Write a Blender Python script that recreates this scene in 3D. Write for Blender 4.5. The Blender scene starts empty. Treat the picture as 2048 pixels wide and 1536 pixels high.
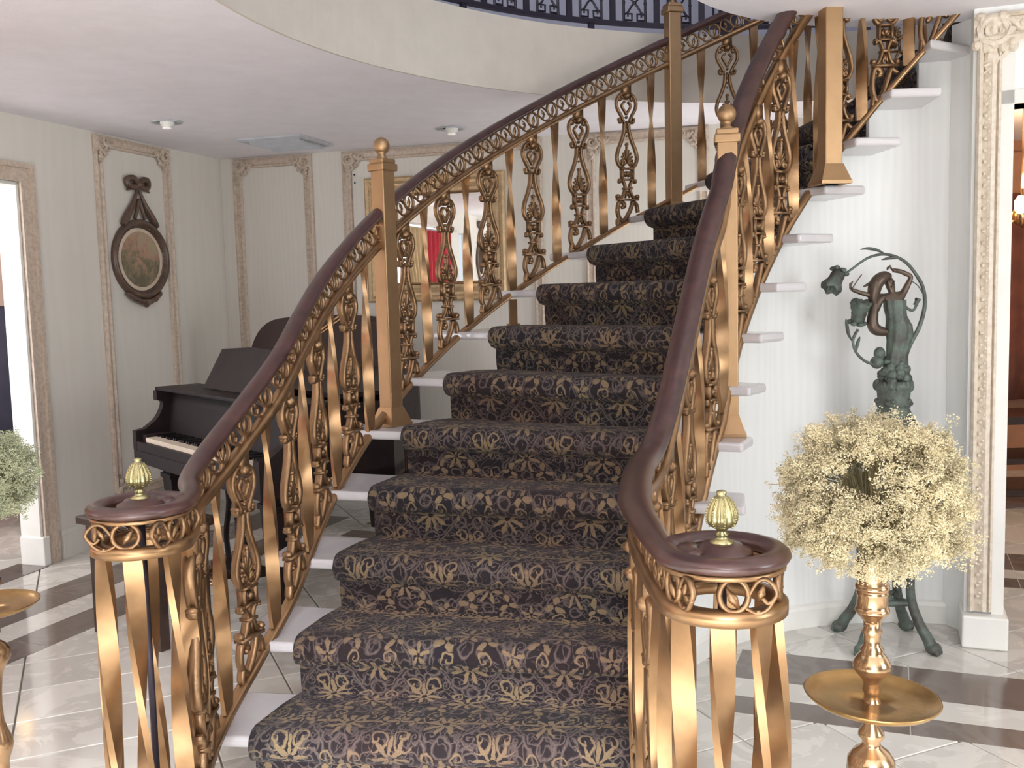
import bpy, bmesh, math, random
from math import sin, cos, pi, radians as rad, atan2, hypot, sqrt
from mathutils import Vector, Matrix, Quaternion
random.seed(7)
SC = bpy.context.scene
COL = SC.collection
V = Vector

# ------------------------------------------------------------------ camera
EYE = 1.428
F_PX, PITCH, ROLL = 1951.3, 0.093, -0.026
cp, sp, cr, sr = cos(PITCH), sin(PITCH), cos(ROLL), sin(ROLL)
FW = V((0, cp, -sp)); RT = V((1, 0, 0)); UP = V((0, sp, cp))
R2 = RT * cr + UP * sr; U2 = UP * cr - RT * sr
camd = bpy.data.cameras.new('camera'); camd.sensor_width = 36; camd.lens = F_PX / 2048 * 36
camd.clip_start = .05; camd.clip_end = 60
cam = bpy.data.objects.new('camera', camd); COL.objects.link(cam)
cam.matrix_world = Matrix(((R2.x, U2.x, -FW.x, 0), (R2.y, U2.y, -FW.y, 0), (R2.z, U2.z, -FW.z, EYE), (0, 0, 0, 1)))
SC.camera = cam
# ------------------------------------------------------------------ view
SC.view_settings.view_transform = 'Standard'
SC.view_settings.look = 'None'
SC.view_settings.exposure = 0.0
SC.view_settings.gamma = 1
SC.view_settings.use_curve_mapping = False
# ------------------------------------------------------------------ world
w = bpy.data.worlds.new('world'); SC.world = w; w.use_nodes = True
w.node_tree.nodes['Background'].inputs[0].default_value = (.80, .88, 1.0, 1)
w.node_tree.nodes['Background'].inputs[1].default_value = 1.1
# ------------------------------------------------------------------ lights
def area(name, loc, target, sx, sy, power, color=(1, 1, 1), spread=180):
    d = bpy.data.lights.new(name, 'AREA'); d.shape = 'RECTANGLE'; d.size = sx; d.size_y = sy
    d.energy = power; d.color = color; d.spread = rad(spread)
    o = bpy.data.objects.new(name, d); COL.objects.link(o); o.location = loc
    o.rotation_euler = (V(target) - V(loc)).to_track_quat('-Z', 'Y').to_euler()
    return o
area('daylight_right_window', (3.6, 0.1, 1.55), (1.3, 3.9, 1.5), 1.4, 1.6, 64, (.94, .98, 1.0))
area('daylight_entrance', (0.2, -2.9, 1.1), (0.0, 2.6, 3.4), 2.6, 2.0, 56, (.90, .93, 1.0))
area('daylight_upper_foyer', (1.6, 0.6, 4.9), (1.3, 3.6, 1.0), 3.0, 2.4, 90, (.88, .93, 1.0))
area('floor_bounce_light', (-.6, -2.9, 2.2), (-.6, -1.0, 0), 2.4, .5, 520, (.93, .95, 1.0), 70)  # added lamp, bounces off the floor behind the camera to brighten the ceiling
area('daylight_left_window', (-3.60, 3.45, 1.3), (-.7, 5.4, 2.5), 1.3, 1.2, 48, (.97, .96, 1.0))
area('back_fill_light', (1.72, 5.55, 1.25), (-1.2, 6.3, 1.9), 1.2, 1.2, 21, (.95, .97, 1.0))  # added light hidden behind the stairs, lifts the far wall and ceiling
area('daylight_left_slot', (-4.05, 1.95, 1.2), (-1.2, 3.9, 2.2), .5, 1.9, 10, (1.0, .97, .97))

# ------------------------------------------------------------------ material helpers
def lin(c):
    return tuple(((x / 255) / 12.92 if x / 255 <= .04045 else ((x / 255 + .055) / 1.055) ** 2.4) for x in c) + (1,)
class NT:
    def __init__(s, name):
        s.m = bpy.data.materials.new(name); s.m.use_nodes = True; s.t = s.m.node_tree
        s.b = s.t.nodes['Principled BSDF']
    def n(s, typ, **kw):
        x = s.t.nodes.new(typ)
        for k, v in kw.items(): setattr(x, k, v)
        return x
    def link(s, a, b): s.t.links.new(a, b)
    def put(s, sock, v):
        if isinstance(v, (int, float)): sock.default_value = v
        elif isinstance(v, tuple): sock.default_value = v
        else: s.link(v, sock)
    def math(s, op, a, b=None, c=None, clamp=False):
        x = s.n('ShaderNodeMath', operation=op); x.use_clamp = clamp
        s.put(x.inputs[0], a)
        if b is not None: s.put(x.inputs[1], b)
        if c is not None: s.put(x.inputs[2], c)
        return x.outputs[0]
    def coord(s, kind='Object', scale=(1, 1, 1), rot=(0, 0, 0)):
        tc = s.n('ShaderNodeTexCoord'); mp = s.n('ShaderNodeMapping')
        mp.inputs['Scale'].default_value = scale; mp.inputs['Rotation'].default_value = rot
        s.link(tc.outputs[kind], mp.inputs[0]); return mp.outputs[0]
    def noise(s, vec, scale, detail=3, rough=.55, dist=0):
        x = s.n('ShaderNodeTexNoise'); x.inputs['Scale'].default_value = scale
        x.inputs['Detail'].default_value = detail; x.inputs['Roughness'].default_value = rough
        x.inputs['Distortion'].default_value = dist
        if vec is not None: s.link(vec, x.inputs['Vector'])
        return x.outputs[0]
    def ramp(s, fac, stops):
        x = s.n('ShaderNodeValToRGB'); e = x.color_ramp.elements
        while len(e) < len(stops): e.new(.5)
        for i, (p, c) in enumerate(stops): e[i].position = p; e[i].color = c
        s.link(fac, x.inputs[0]); return x.outputs[0]
    def mix(s, fac, a, b):
        x = s.n('ShaderNodeMix', data_type='RGBA'); s.put(x.inputs[0], fac)
        s.put(x.inputs[6], a); s.put(x.inputs[7], b); return x.outputs[2]
    def bump(s, h, strength=.3, dist=.01):
        x = s.n('ShaderNodeBump'); x.inputs['Strength'].default_value = strength
        x.inputs['Distance'].default_value = dist; s.link(h, x.inputs['Height'])
        s.link(x.outputs[0], s.b.inputs['Normal'])
    def set(s, color=None, rough=None, metal=None, **kw):
        if color is not None: s.put(s.b.inputs['Base Color'], color)
        if rough is not None: s.put(s.b.inputs['Roughness'], rough)
        if metal is not None: s.put(s.b.inputs['Metallic'], metal)
        for k, v in kw.items(): s.put(s.b.inputs[k.replace('_', ' ')], v)
        return s.m
def simple(name, c, rough=.5, metal=0, var=.12, nscale=8, bump=.1, bscale=60):
    t = NT(name); co = t.coord()
    c0 = lin(c); d = tuple(x * (1 - var) for x in c0[:3]) + (1,); l = tuple(min(1, x * (1 + var)) for x in c0[:3]) + (1,)
    f = t.noise(co, nscale, 4)
    col = t.ramp(f, [(.3, d), (.7, l)])
    t.set(col, rough, metal)
    if bump: t.bump(t.noise(co, bscale, 3), bump, .003)
    return t.m
def emis(name, c, s):
    t = NT(name); t.set(lin(c), .5); t.b.inputs['Emission Color'].default_value = lin(c)
    t.b.inputs['Emission Strength'].default_value = s; return t.m

def wall_mat(name, c):
    t = NT(name); co = t.coord(scale=(1, 1, .12))
    n1 = t.noise(co, 9, 4, .5, 1.2)
    wv = t.n('ShaderNodeTexWave', wave_type='BANDS', bands_direction='X'); wv.inputs['Scale'].default_value = 9
    wv.inputs['Distortion'].default_value = 9; wv.inputs['Detail'].default_value = 2
    t.link(co, wv.inputs['Vector'])
    f = t.math('MULTIPLY_ADD', wv.outputs[1], .5, t.math('MULTIPLY', n1, .5))
    c0 = lin(c)
    t.set(t.ramp(f, [(.2, tuple(x * .965 for x in c0[:3]) + (1,)), (.8, c0)]), .45)
    t.bump(f, .05, .001)
    return t.m
M_WALL = wall_mat('moire wallpaper cream', (226, 221, 210))
M_WALLW = wall_mat('moire wallpaper white', (240, 240, 236))
M_CEIL = simple('white ceiling plaster', (240, 236, 240), .8, var=.03, bump=.15, bscale=120)
M_FASC = simple('beige fascia plaster', (206, 198, 184), .75, var=.04, bump=.15, bscale=90)
M_WHITE = simple('white painted wood', (232, 230, 222), .35, var=.03, bump=.03)
def antique(ca=(206, 192, 172), cb=(224, 212, 194)):
    t = NT('antique cream moulding'); co = t.coord()
    v = t.n('ShaderNodeTexVoronoi'); v.inputs['Scale'].default_value = 70; t.link(co, v.inputs['Vector'])
    n = t.noise(co, 45, 4)
    t.set(t.ramp(n, [(.35, lin(ca)), (.62, lin(cb))]), .5)
    t.bump(v.outputs[0], .35, .003); return t.m
M_ANT = antique(); M_ANTD = antique((186, 168, 150), (208, 192, 174))
def marble(name, base, vein, amt=.55, rough=.12):
    t = NT(name); co = t.coord('Object')
    oi = t.n('ShaderNodeObjectInfo')
    off = t.n('ShaderNodeVectorMath', operation='MULTIPLY_ADD')
    t.link(oi.outputs['Random'], off.inputs[0]); off.inputs[1].default_value = (13, 7, 5); t.link(co, off.inputs[2])
    n = t.noise(off.outputs[0], 3.2, 6, .6, 1.6)
    v = t.math('ABSOLUTE', t.math('SUBTRACT', n, .5))
    f = t.math('SMOOTH_MIN', t.math('MULTIPLY', v, 11), 1, .2)
    big = t.noise(off.outputs[0], 1.1, 2)
    f2 = t.math('MAXIMUM', f, t.math('MULTIPLY', big, 1.35, clamp=True))
    col = t.mix(t.math('MULTIPLY', t.math('SUBTRACT', 1, f2, clamp=True), amt), lin(base), lin(vein))
    tone = t.math('MULTIPLY_ADD', oi.outputs['Random'], .14, .90)
    hs = t.n('ShaderNodeHueSaturation'); t.link(tone, hs.inputs['Value']); t.link(col, hs.inputs['Color'])
    t.set(hs.outputs[0], rough); return t.m
M_TILE = marble('white marble tile', (216, 212, 203), (156, 150, 140), .75, .10)
M_DARKT = marble('grey brown marble band', (112, 100, 92), (150, 140, 130), .55, .12)
M_GROUT = simple('tile grout', (150, 142, 128), .7)
M_TREAD = marble('white marble tread', (212, 208, 208), (190, 184, 184), .4, .14)

def brass(name, c, rough, bs=0, var=.25, ns=14):
    t = NT(name); co = t.coord()
    c0 = lin(c); n = t.noise(co, ns, 4)
    t.set(t.ramp(n, [(.3, tuple(x * (1 - var) for x in c0[:3]) + (1,)), (.7, tuple(min(1, x * (1 + var * .5)) for x in c0[:3]) + (1,))]), rough, .85)
    if bs: t.bump(t.noise(co, bs, 3), .35, .003)
    return t.m
M_BRASS = brass('satin brass bar', (164, 130, 94), .33)
M_CAST = brass('cast brass ornament', (146, 115, 84), .40, 130)
M_NEWEL = brass('brass newel', (174, 141, 104), .45, 0, .10)
M_POL = brass('polished brass', (196, 162, 124), .18, 0, .10)
M_POL2 = brass('polished gold brass finial', (180, 170, 124), .30, 0, .15)
M_TRAY = brass('hammered brass tray', (184, 148, 94), .28, 40, .25, 9)
M_IRON = simple('dark bronze balcony iron', (58, 52, 62), .45, .5)

def wood(name, a, b, rough=.22, sc=(1, 1, 1)):
    t = NT(name); co = t.coord(scale=sc)
    n = t.noise(co, 14, 5, .6, .8)
    t.set(t.ramp(n, [(.3, lin(a)), (.7, lin(b))]), rough); t.b.inputs['Coat Weight'].default_value = .25
    t.b.inputs['Coat Roughness'].default_value = .12
    return t.m
M_RAIL = wood('mahogany handrail', (56, 36, 33), (82, 54, 49), .32)
M_PIANO = wood('dark piano lacquer', (26, 18, 19), (40, 28, 28), .5); M_PIANO.node_tree.nodes['Principled BSDF'].inputs['Coat Weight'].default_value = .0; M_PIANO.node_tree.nodes['Principled BSDF'].inputs['Specular IOR Level'].default_value = .25
M_LID = wood('piano lid underside walnut', (58, 40, 34), (82, 58, 48), .2)
M_BENCH = wood('bench wood', (48, 32, 26), (70, 50, 40), .3)
M_IVORY = simple('ivory keys', (236, 220, 200), .3, var=.03)
M_BLACK = simple('black keys', (22, 20, 22), .25)
M_GILT = brass('gilt frame', (214, 176, 108), .35, 80)

def patina():
    t = NT('verdigris bronze'); co = t.coord(); n = t.noise(co, 16, 5, .65)
    t.set(t.ramp(n, [(.34, lin((80, 74, 68))), (.5, lin((90, 98, 90))), (.68, lin((108, 122, 110)))]), .6, .3)
    t.bump(t.noise(co, 90, 3), .4, .003); return t.m
M_PATINA = patina()
M_PATD = simple('dark bronze figure', (92, 78, 66), .38, .5, .25, 20)
M_BREATH = simple('dried babys breath flowers', (210, 197, 160), .85, var=.26, nscale=14, bump=0)
M_BREATHG = simple('dried babys breath green', (178, 182, 148), .8, var=.22, nscale=14, bump=0)
M_STEM = simple('dried stems', (140, 128, 92), .8, bump=0)
M_RED = simple('red velvet curtain', (196, 44, 60), .8)
M_BROWN = simple('brown drape', (116, 66, 46), .8, var=.3, nscale=5)
M_NAVY = simple('dark navy cloth', (46, 46, 62), .8)
M_MIRROR = NT('mirror glass').set(lin((236, 238, 238)), .01, 1.0)
M_DIM = simple('warm room wall', (176, 128, 96), .7, var=.1)
M_GRILL = simple('grey vent metal', (186, 188, 192), .5)
M_DGRILL = simple('vent shadow duct', (96, 100, 106), .6)
M_LAMP = emis('warm lamp glass', (255, 214, 150), 9)
M_BULB = emis('white recessed bulb', (255, 246, 240), .25)
M_REDP = simple('red paper', (196, 40, 62), .5)

def picture_mat():
    t = NT('oval print garden scene'); tc = t.n('ShaderNodeTexCoord')
    n = t.noise(tc.outputs['Object'], 9, 5, .6, .6)
    n2 = t.noise(tc.outputs['Object'], 26, 4, .6, .3)
    sep = t.n('ShaderNodeSeparateXYZ'); t.link(tc.outputs['Object'], sep.inputs[0])
    g = t.math('MULTIPLY_ADD', sep.outputs[2], 1.6, t.math('MULTIPLY_ADD', n, 1.1, t.math('MULTIPLY_ADD', n2, .7, -.42)))
    t.set(t.ramp(g, [(.22, lin((104, 94, 72))), (.42, lin((132, 120, 94))), (.56, lin((176, 136, 112))), (.72, lin((168, 152, 124)))]), .35)
    return t.m
M_PRINT = picture_mat()

def carpet_mat():
    t = NT('damask stair carpet'); tc = t.n('ShaderNodeTexCoord')
    nz = t.n('ShaderNodeTexNoise'); nz.inputs['Scale'].default_value = 26; nz.inputs['Detail'].default_value = 3
    t.link(tc.outputs['UV'], nz.inputs['Vector'])
    sep = t.n('ShaderNodeSeparateXYZ'); t.link(tc.outputs['UV'], sep.inputs[0])
    sn = t.n('ShaderNodeSeparateColor'); t.link(nz.outputs['Color'], sn.inputs[0])
    m = t.math
    u = m('ADD', sep.outputs[0], m('MULTIPLY', m('SUBTRACT', sn.outputs[0], .5), .032))
    v = m('ADD', sep.outputs[1], m('MULTIPLY', m('SUBTRACT', sn.outputs[1], .5), .032))
    # cm in a mirrored cell 29 x 33
    x = m('MULTIPLY', m('ABSOLUTE', m('SUBTRACT', m('FRACT', m('DIVIDE', u, .29)), .5)), 29)
    y = m('MULTIPLY', m('FRACT', m('DIVIDE', v, .33)), 33)
    def dist(cx, cy):
        return m('SQRT', m('ADD', m('POWER', m('SUBTRACT', x, cx), 2), m('POWER', m('SUBTRACT', y, cy), 2)))
    def less(d, wd, soft=.25):
        return m('DIVIDE', m('SUBTRACT', wd + soft, d), soft * 2, clamp=True)
    def ring(cx, cy, r, wd): return less(m('ABSOLUTE', m('SUBTRACT', dist(cx, cy), r)), wd)
    def spiral(cx, cy, R, turns, wd, s=1, ph=0.):
        wd += .07; R *= 1.08
        d = dist(cx, cy)
        a = m('DIVIDE', m('ARCTAN2', m('SUBTRACT', y, cy), m('SUBTRACT', x, cx)), 2 * pi)
        pitch = R / turns
        k = m('SUBTRACT', m('DIVIDE', d, pitch), m('MULTIPLY_ADD', a, s, ph))
        f = m('MULTIPLY', m('ABSOLUTE', m('SUBTRACT', m('FRACT', k), .5)), 2 * pitch)
        f = m('SUBTRACT', pitch, f)
        return m('MULTIPLY', less(f, wd), m('LESS_THAN', d, R))
    def rose(cx, cy, A, k, base=.5, ph=0.):
        A *= 1.0
        a = m('ARCTAN2', m('SUBTRACT', x, cx), m('SUBTRACT', y, cy))
        lim = m('MULTIPLY', m('MULTIPLY_ADD', m('COSINE', m('MULTIPLY_ADD', a, float(k), ph)), 1 - base, base), A)
        return m('MULTIPLY', less(m('SUBTRACT', dist(cx, cy), lim), 0), m('GREATER_THAN', dist(cx, cy), A * .16))
    def mx(*a):
        r = a[0]
        for b in a[1:]: r = m('MAXIMUM', r, b)
        return r
    ys = m('MULTIPLY', y, 2 * pi / 33)
    og = m('SUBTRACT', x, m('MULTIPLY_ADD', m('COSINE', ys), 4.4, 8.3))
    ogee = less(m('ABSOLUTE', og), .34)
    ogee2 = m('MULTIPLY', less(m('ABSOLUTE', m('SUBTRACT', og, -1.2)), .22), m('GREATER_THAN', m('SINE', m('MULTIPLY', ys, 3)), -.1))
    thin = mx(ogee, ogee2, spiral(8.6, 16.5, 2.9, 1.8, .34, 1), spiral(3.3, 22.6, 2.7, 1.7, .30, -1), ring(0, 19.6, 2.5, .30),
              spiral(12.4, 5.2, 2.5, 1.5, .34, -1, .3), ring(11.3, 26.2, 1.9, .30), ring(0, 4.4, 2.0, .3), spiral(11.8, 11.6, 2.0, 1.5, .3, 1), spiral(6.3, 26.8, 2.3, 1.6, .3, 1, .2), spiral(2.9, 7.6, 2.0, 1.5, .3, -1, .5),
              spiral(8.6, 11.2, 1.9, 1.5, .28, 1, .3), spiral(12.9, 23.4, 1.7, 1.4, .3, -1, .2), spiral(7.7, 21.6, 1.9, 1.5, .28, -1, .7))
    bold = mx(rose(0, 28.6, 6.6, 9, .62), rose(0, 11.2, 5.4, 7, .5), rose(14.5, 16.4, 5.6, 8, .58), rose(6.6, 6.4, 3.6, 3, .5, .8),
              spiral(5.2, 32.0, 3.0, 1.5, .62, 1, .4), spiral(10.9, 21.4, 2.9, 1.4, .6, -1, .1), rose(10.2, 29.6, 3.0, 4, .55, .5), rose(14.5, 2.4, 3.6, 5, .5),
              spiral(4.4, 16.6, 2.3, 1.3, .5, 1, .6), rose(14.5, 30.6, 3.0, 6, .5), spiral(5.4, 1.6, 2.2, 1.3, .5, -1, .2))
    fine = t.n('ShaderNodeTexNoise'); fine.inputs['Scale'].default_value = 260; fine.inputs['Detail'].default_value = 2
    t.link(tc.outputs['UV'], fine.inputs['Vector'])
    big = t.noise(tc.outputs['UV'], 2.2, 2)
    gold = t.ramp(big, [(.35, lin((112, 90, 70))), (.65, lin((120, 103, 76)))])
    grey = t.ramp(big, [(.35, lin((86, 70, 66))), (.65, lin((92, 82, 76)))])
    rn = t.noise(tc.outputs['UV'], 21, 2, .5, .6)
    rid = less(m('MULTIPLY', m('ABSOLUTE', m('SUBTRACT', rn, .5)), 26), .55, .35)
    c = t.mix(mx(thin, m('MULTIPLY', rid, .75)), t.ramp(big, [(.4, lin((31, 18, 19))), (.6, lin((26, 19, 25)))]), grey)
    c = t.mix(bold, c, gold)
    sp_ = t.math('MULTIPLY_ADD', fine.outputs[0], .9, .55)
    hs = t.n('ShaderNodeHueSaturation'); t.link(sp_, hs.inputs['Value']); t.link(c, hs.inputs['Color'])
    t.set(hs.outputs[0], .95); t.b.inputs['Sheen Weight'].default_value = .04; t.b.inputs['Sheen Roughness'].default_value = .5
    t.bump(m('ADD', fine.outputs[0], m('MULTIPLY', m('MAXIMUM', bold, thin), .5)), .5, .004)
    return t.m
M_CARPET = carpet_mat()

# ------------------------------------------------------------------ object helpers
def mesh_obj(name, bm, mat, parent=None, smooth=False, data=None):
    if data is None:
        data = bpy.data.meshes.new(name); bmesh.ops.recalc_face_normals(bm, faces=bm.faces); bm.to_mesh(data); bm.free()
        if smooth:
            for p_ in data.polygons: p_.use_smooth = True
        if isinstance(mat, (list, tuple)):
            for q in mat: data.materials.append(q)
        else: data.materials.append(mat)
    o = bpy.data.objects.new(name, data); COL.objects.link(o)
    if parent: o.parent = parent
    return o
def empty(name, loc, label, cat, group=None, rz=0):
    o = bpy.data.objects.new(name, None); COL.objects.link(o); o.location = loc; o.rotation_euler = (0, 0, rz)
    o.empty_display_size = .1
    return tag(o, label, cat, group)
def tag(o, label, cat, group=None):
    o['label'] = label; o['category'] = cat
    if group: o['group'] = group
    return o
def struct(o): o['kind'] = 'structure'; return o
def box(bm, c, s, M=None):
    vs = []
    for z in (-.5, .5):
        for x, y in ((-.5, -.5), (.5, -.5), (.5, .5), (-.5, .5)):
            p = V((c[0] + x * s[0], c[1] + y * s[1], c[2] + z * s[2]))
            vs.append(bm.verts.new(M @ p if M else p))
    for f in ((0, 3, 2, 1), (4, 5, 6, 7), (0, 1, 5, 4), (1, 2, 6, 5), (2, 3, 7, 6), (3, 0, 4, 7)):
        bm.faces.new([vs[i] for i in f])
    return vs
def prism(bm, pts, z0, z1):
    a = [bm.verts.new((x, y, z0)) for x, y in pts]; b = [bm.verts.new((x, y, z1)) for x, y in pts]
    n = len(pts)
    bm.faces.new(a[::-1]); bm.faces.new(b)
    for i in range(n): bm.faces.new((a[i], a[(i + 1) % n], b[(i + 1) % n], b[i]))
def bevel_all(bm, w, seg=2):
    bmesh.ops.recalc_face_normals(bm, faces=bm.faces)
    bmesh.ops.bevel(bm, geom=list(bm.edges), offset=w, segments=seg, affect='EDGES', clamp_overlap=True, profile=.5)
def lathe(bm, prof, n=24, c=(0, 0, 0), ribs=0, amp=0., zr=None):
    rings = []
    for r, z in prof:
        ring = []
        for i in range(n):
            a = 2 * pi * i / n; rr = r
            if ribs and zr and zr[0] <= z <= zr[1]: rr = r * (1 + amp * cos(ribs * a))
            ring.append(bm.verts.new((c[0] + rr * cos(a), c[1] + rr * sin(a), c[2] + z)))
        rings.append(ring)
    for A, B in zip(rings, rings[1:]):
        for i in range(n): bm.faces.new((A[i], A[(i + 1) % n], B[(i + 1) % n], B[i]))
    bm.faces.new(rings[0][::-1]); bm.faces.new(rings[-1])
def tube(bm, pts, r, n=6, flat=1., flat_dir=None, closed=False):
    """round or flattened tube; r number or list"""
    pts = [V(p) for p in pts]; N = len(pts); rings = []
    if not hasattr(r, '__len__'): r = [r] * N
    prev = None
    for i, p in enumerate(pts):
        if closed: t = pts[(i + 1) % N] - pts[i - 1]
        else: t = pts[min(i + 1, N - 1)] - pts[max(i - 1, 0)]
        if t.length < 1e-9: t = V((0, 0, 1))
        t.normalize()
        if flat_dir is not None: s = V(flat_dir) - t * t.dot(V(flat_dir))
        elif prev is None: s = t.orthogonal()
        else: s = prev - t * t.dot(prev)
        if s.length < 1e-6: s = t.orthogonal()
        s.normalize(); prev = s; q = t.cross(s)
        rings.append([bm.verts.new(p + s * (r[i] * flat * cos(2 * pi * k / n)) + q * (r[i] * sin(2 * pi * k / n))) for k in range(n)])
    for i in range(N if closed else N - 1):
        A, B = rings[i], rings[(i + 1) % N]
        for k in range(n): bm.faces.new((A[k], A[(k + 1) % n], B[(k + 1) % n], B[k]))
    if not closed: bm.faces.new(rings[0][::-1]); bm.faces.new(rings[-1])
def sweep(bm, pts, prof, sc=None):
    """sweep closed profile (list of (side,up)) along pts keeping it upright"""
    pts = [V(p) for p in pts]; N = len(pts); rings = []
    for i, p in enumerate(pts):
        t = pts[min(i + 1, N - 1)] - pts[max(i - 1, 0)]
        h = V((t.x, t.y, 0)); h.normalize(); s = V((h.y, -h.x, 0)); t.normalize(); q = s.cross(t)
        k_ = sc[i] if sc else 1.
        rings.append([bm.verts.new(p + s * (a * k_) + q * (b * k_)) for a, b in prof])
    n = len(prof)
    for A, B in zip(rings, rings[1:]):
        for k in range(n): bm.faces.new((A[k], A[(k + 1) % n], B[(k + 1) % n], B[k]))
    bm.faces.new(rings[0][::-1]); bm.faces.new(rings[-1])
def ball(bm, c, r, u=10, v=7, sc=(1, 1, 1)):
    M = Matrix.Translation(V(c)) @ Matrix.Diagonal((r * sc[0], r * sc[1], r * sc[2], 1))
    bmesh.ops.create_uvsphere(bm, u_segments=u, v_segments=v, radius=1, matrix=M)
def crom(P, n=8):
    P = [V(p) for p in P]; out = []
    for i in range(len(P) - 1):
        p0 = P[max(i - 1, 0)]; p1 = P[i]; p2 = P[i + 1]; p3 = P[min(i + 2, len(P) - 1)]
        for k in range(n):
            t = k / n
            out.append(.5 * ((2 * p1) + (p2 - p0) * t + (2 * p0 - 5 * p1 + 4 * p2 - p3) * t * t + (3 * p1 - p0 - 3 * p2 + p3) * t ** 3))
    out.append(P[-1]); return out

# ------------------------------------------------------------------ measured geometry
CX, CY = 1.499, 2.994
RISE = .18
TH = [None, -7.9, -1.0, 6.2, 13.8, 21.8, 30.1, 38.7, 47.7, 57.0, 66.7, 76.7, 87.1, 97.8, 108.8, 120.0, 131.4]
RCO = [None, 0, 0, 0, 0, 2.07, 2.04, 2.02, 2.01, 2.02, 2.02, 2.04, 2.07, 2.10, 2.12, 2.14, 2.14]
CEIL = 2.44
def pol(R, a, z=0.): return V((CX - R * cos(rad(a)), CY + R * sin(rad(a)), z))
def kof(a):
    if a <= TH[1]: return 1 + (a - TH[1]) / 7.
    for k in range(1, 16):
        if a <= TH[k + 1]: return k + (a - TH[k]) / (TH[k + 1] - TH[k])
    return 16
LINEA = {1: V((-.77, 2.69, 0)), 2: V((-.69, 2.95, 0)), 3: V((-.61, 3.24, 0)), 4: V((-.52, 3.49, 0))}
LINEB = {1: V((.33, 2.57, 0)), 2: V((.38, 2.77, 0)), 3: V((.41, 2.98, 0)), 4: V((.46, 3.20, 0))}
def nose(k):
    """carpet outer point, carpet inner point, uphill normal of nosing line k"""
    if k <= 4: A, B = LINEA[k].copy(), LINEB[k].copy()
    else: A, B = pol(RCO[k], TH[k]), pol(1.07, TH[k])
    d = (B - A).normalized(); return A, B, V((-d.y, d.x, 0))
def tread_ends(k):
    A, B, n = nose(k); d = (B - A).normalized()
    if k <= 4:
        return A - d * (0, .16, .22, .26, .31)[k], B + d * (0, .03, .04, .10, .30)[k]
    return pol(2.38, TH[k]), pol(.775 if k < 14 else 1.0, TH[k])

# walls (rotated room)
LD, LN = V((.2785, .9604, 0)), V((.9604, -.2785, 0)); L0 = V((-2.63, 5.2, 0))
BD, BN = V((.9604, -.2785, 0)), V((-.2785, -.9604, 0)); B0 = V((-1.25, 6.92, 0))
RD, RN = V((.930, -.366, 0)), V((-.366, -.930, 0)); R0 = V((1.765, 3.76, 0))
def WL(s, z, o=0.): p = L0 + LD * s + LN * o; p.z = z; return p
def WB(s, z, o=0.): p = B0 + BD * s + BN * o; p.z = z; return p
def WR(s, z, o=0.): p = R0 + RD * s + RN * o; p.z = z; return p

def wall_piece(bm, W, s0, s1, z0, z1, th=.12):
    vs = [bm.verts.new(W(s, z, o)) for o in (0, -th) for s, z in ((s0, z0), (s1, z0), (s1, z1), (s0, z1))]
    for f in ((0, 1, 2, 3), (7, 6, 5, 4), (0, 4, 5, 1), (1, 5, 6, 2), (2, 6, 7, 3), (3, 7, 4, 0)): bm.faces.new([vs[i] for i in f])

# ------------------------------------------------------------------ floor
RZ = rad(23.5); G1, G2 = V((cos(RZ), sin(RZ), 0)), V((-sin(RZ), cos(RZ), 0))      # field tiles lie diagonally to the border bands
DL, NL = V((.366, .930, 0)), V((.930, -.366, 0))     # border band direction along the left wall and its normal
bm = bmesh.new(); box(bm, (0, 3, -.06), (16, 16, .10)); floor = struct(mesh_obj('floor', bm, M_GROUT))
def px_of(p):
    d = p - V((0, 0, EYE)); z = d.dot(FW)
    return (1024 + F_PX * d.dot(R2) / z, 768 - F_PX * d.dot(U2) / z) if z > .2 else (-9999, 0)
T = .305; cand = []
for i in range(-26, 30):
    for j in range(-22, 30):
        c = G1 * ((i + .5) * T) + G2 * ((j + .5) * T)
        if c.y < -3 or abs(c.x) > 5.8 or c.y > 8.3: continue
        x, y = px_of(c)
        vis = -150 < x < 2200 and 0 < y < 1750
        cand.append((0 if vis else 1, c.length, c, i, j))
cand.sort(key=lambda t: (t[0], t[1]))
bt = bmesh.new()
box(bt, (0, 0, -.0055), (T - .006, T - .006, .011))
bmesh.ops.bevel(bt, geom=[e for e in bt.edges if all(v.co.z > -.001 for v in e.verts)], offset=.002, segments=1, affect='EDGES')
tile_me = bpy.data.meshes.new('tile'); bmesh.ops.recalc_face_normals(bt, faces=bt.faces); bt.to_mesh(tile_me); bt.free(); tile_me.materials.append(M_TILE)
rest = bmesh.new()
for n_, (vis, d_, c, i, j) in enumerate(cand):
    if n_ < 298 and vis == 0:
        o = mesh_obj('tile', None, None, floor, data=tile_me); o.location = (c.x, c.y, 0); o.rotation_euler = (0, 0, RZ)
    else:
        box(rest, (0, 0, -.0055), (T - .006, T - .006, .011), Matrix.Translation((c.x, c.y, 0)) @ Matrix.Rotation(RZ, 4, 'Z'))
o = mesh_obj('marble_tiles', rest, M_TILE, floor); o['kind'] = 'stuff'
def slab_band(p0, d, n, w, length, mat, piece=.61):
    name = 'band_slab' if mat is M_DARKT else 'border_slab'
    for i in range(int(length / piece)):
        b = bmesh.new(); c = p0 + d * (i * piece + piece / 2) + n * (w / 2)
        M = Matrix(((d.x, n.x, 0, c.x), (d.y, n.y, 0, c.y), (0, 0, 1, -.0045), (0, 0, 0, 1)))
        box(b, (0, 0, 0), (piece - .004, w - .002, .0115), M)
        mesh_obj(name, b, mat, floor)
for n0, n1, m_ in ((-3.97, -3.695, M_DARKT), (-3.695, -3.513, M_TILE), (-3.513, -3.295, M_DARKT)):      # along the left wall
    slab_band(NL * n0 + DL * .55, DL, NL, n1 - n0, 5.4, m_)
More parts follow.
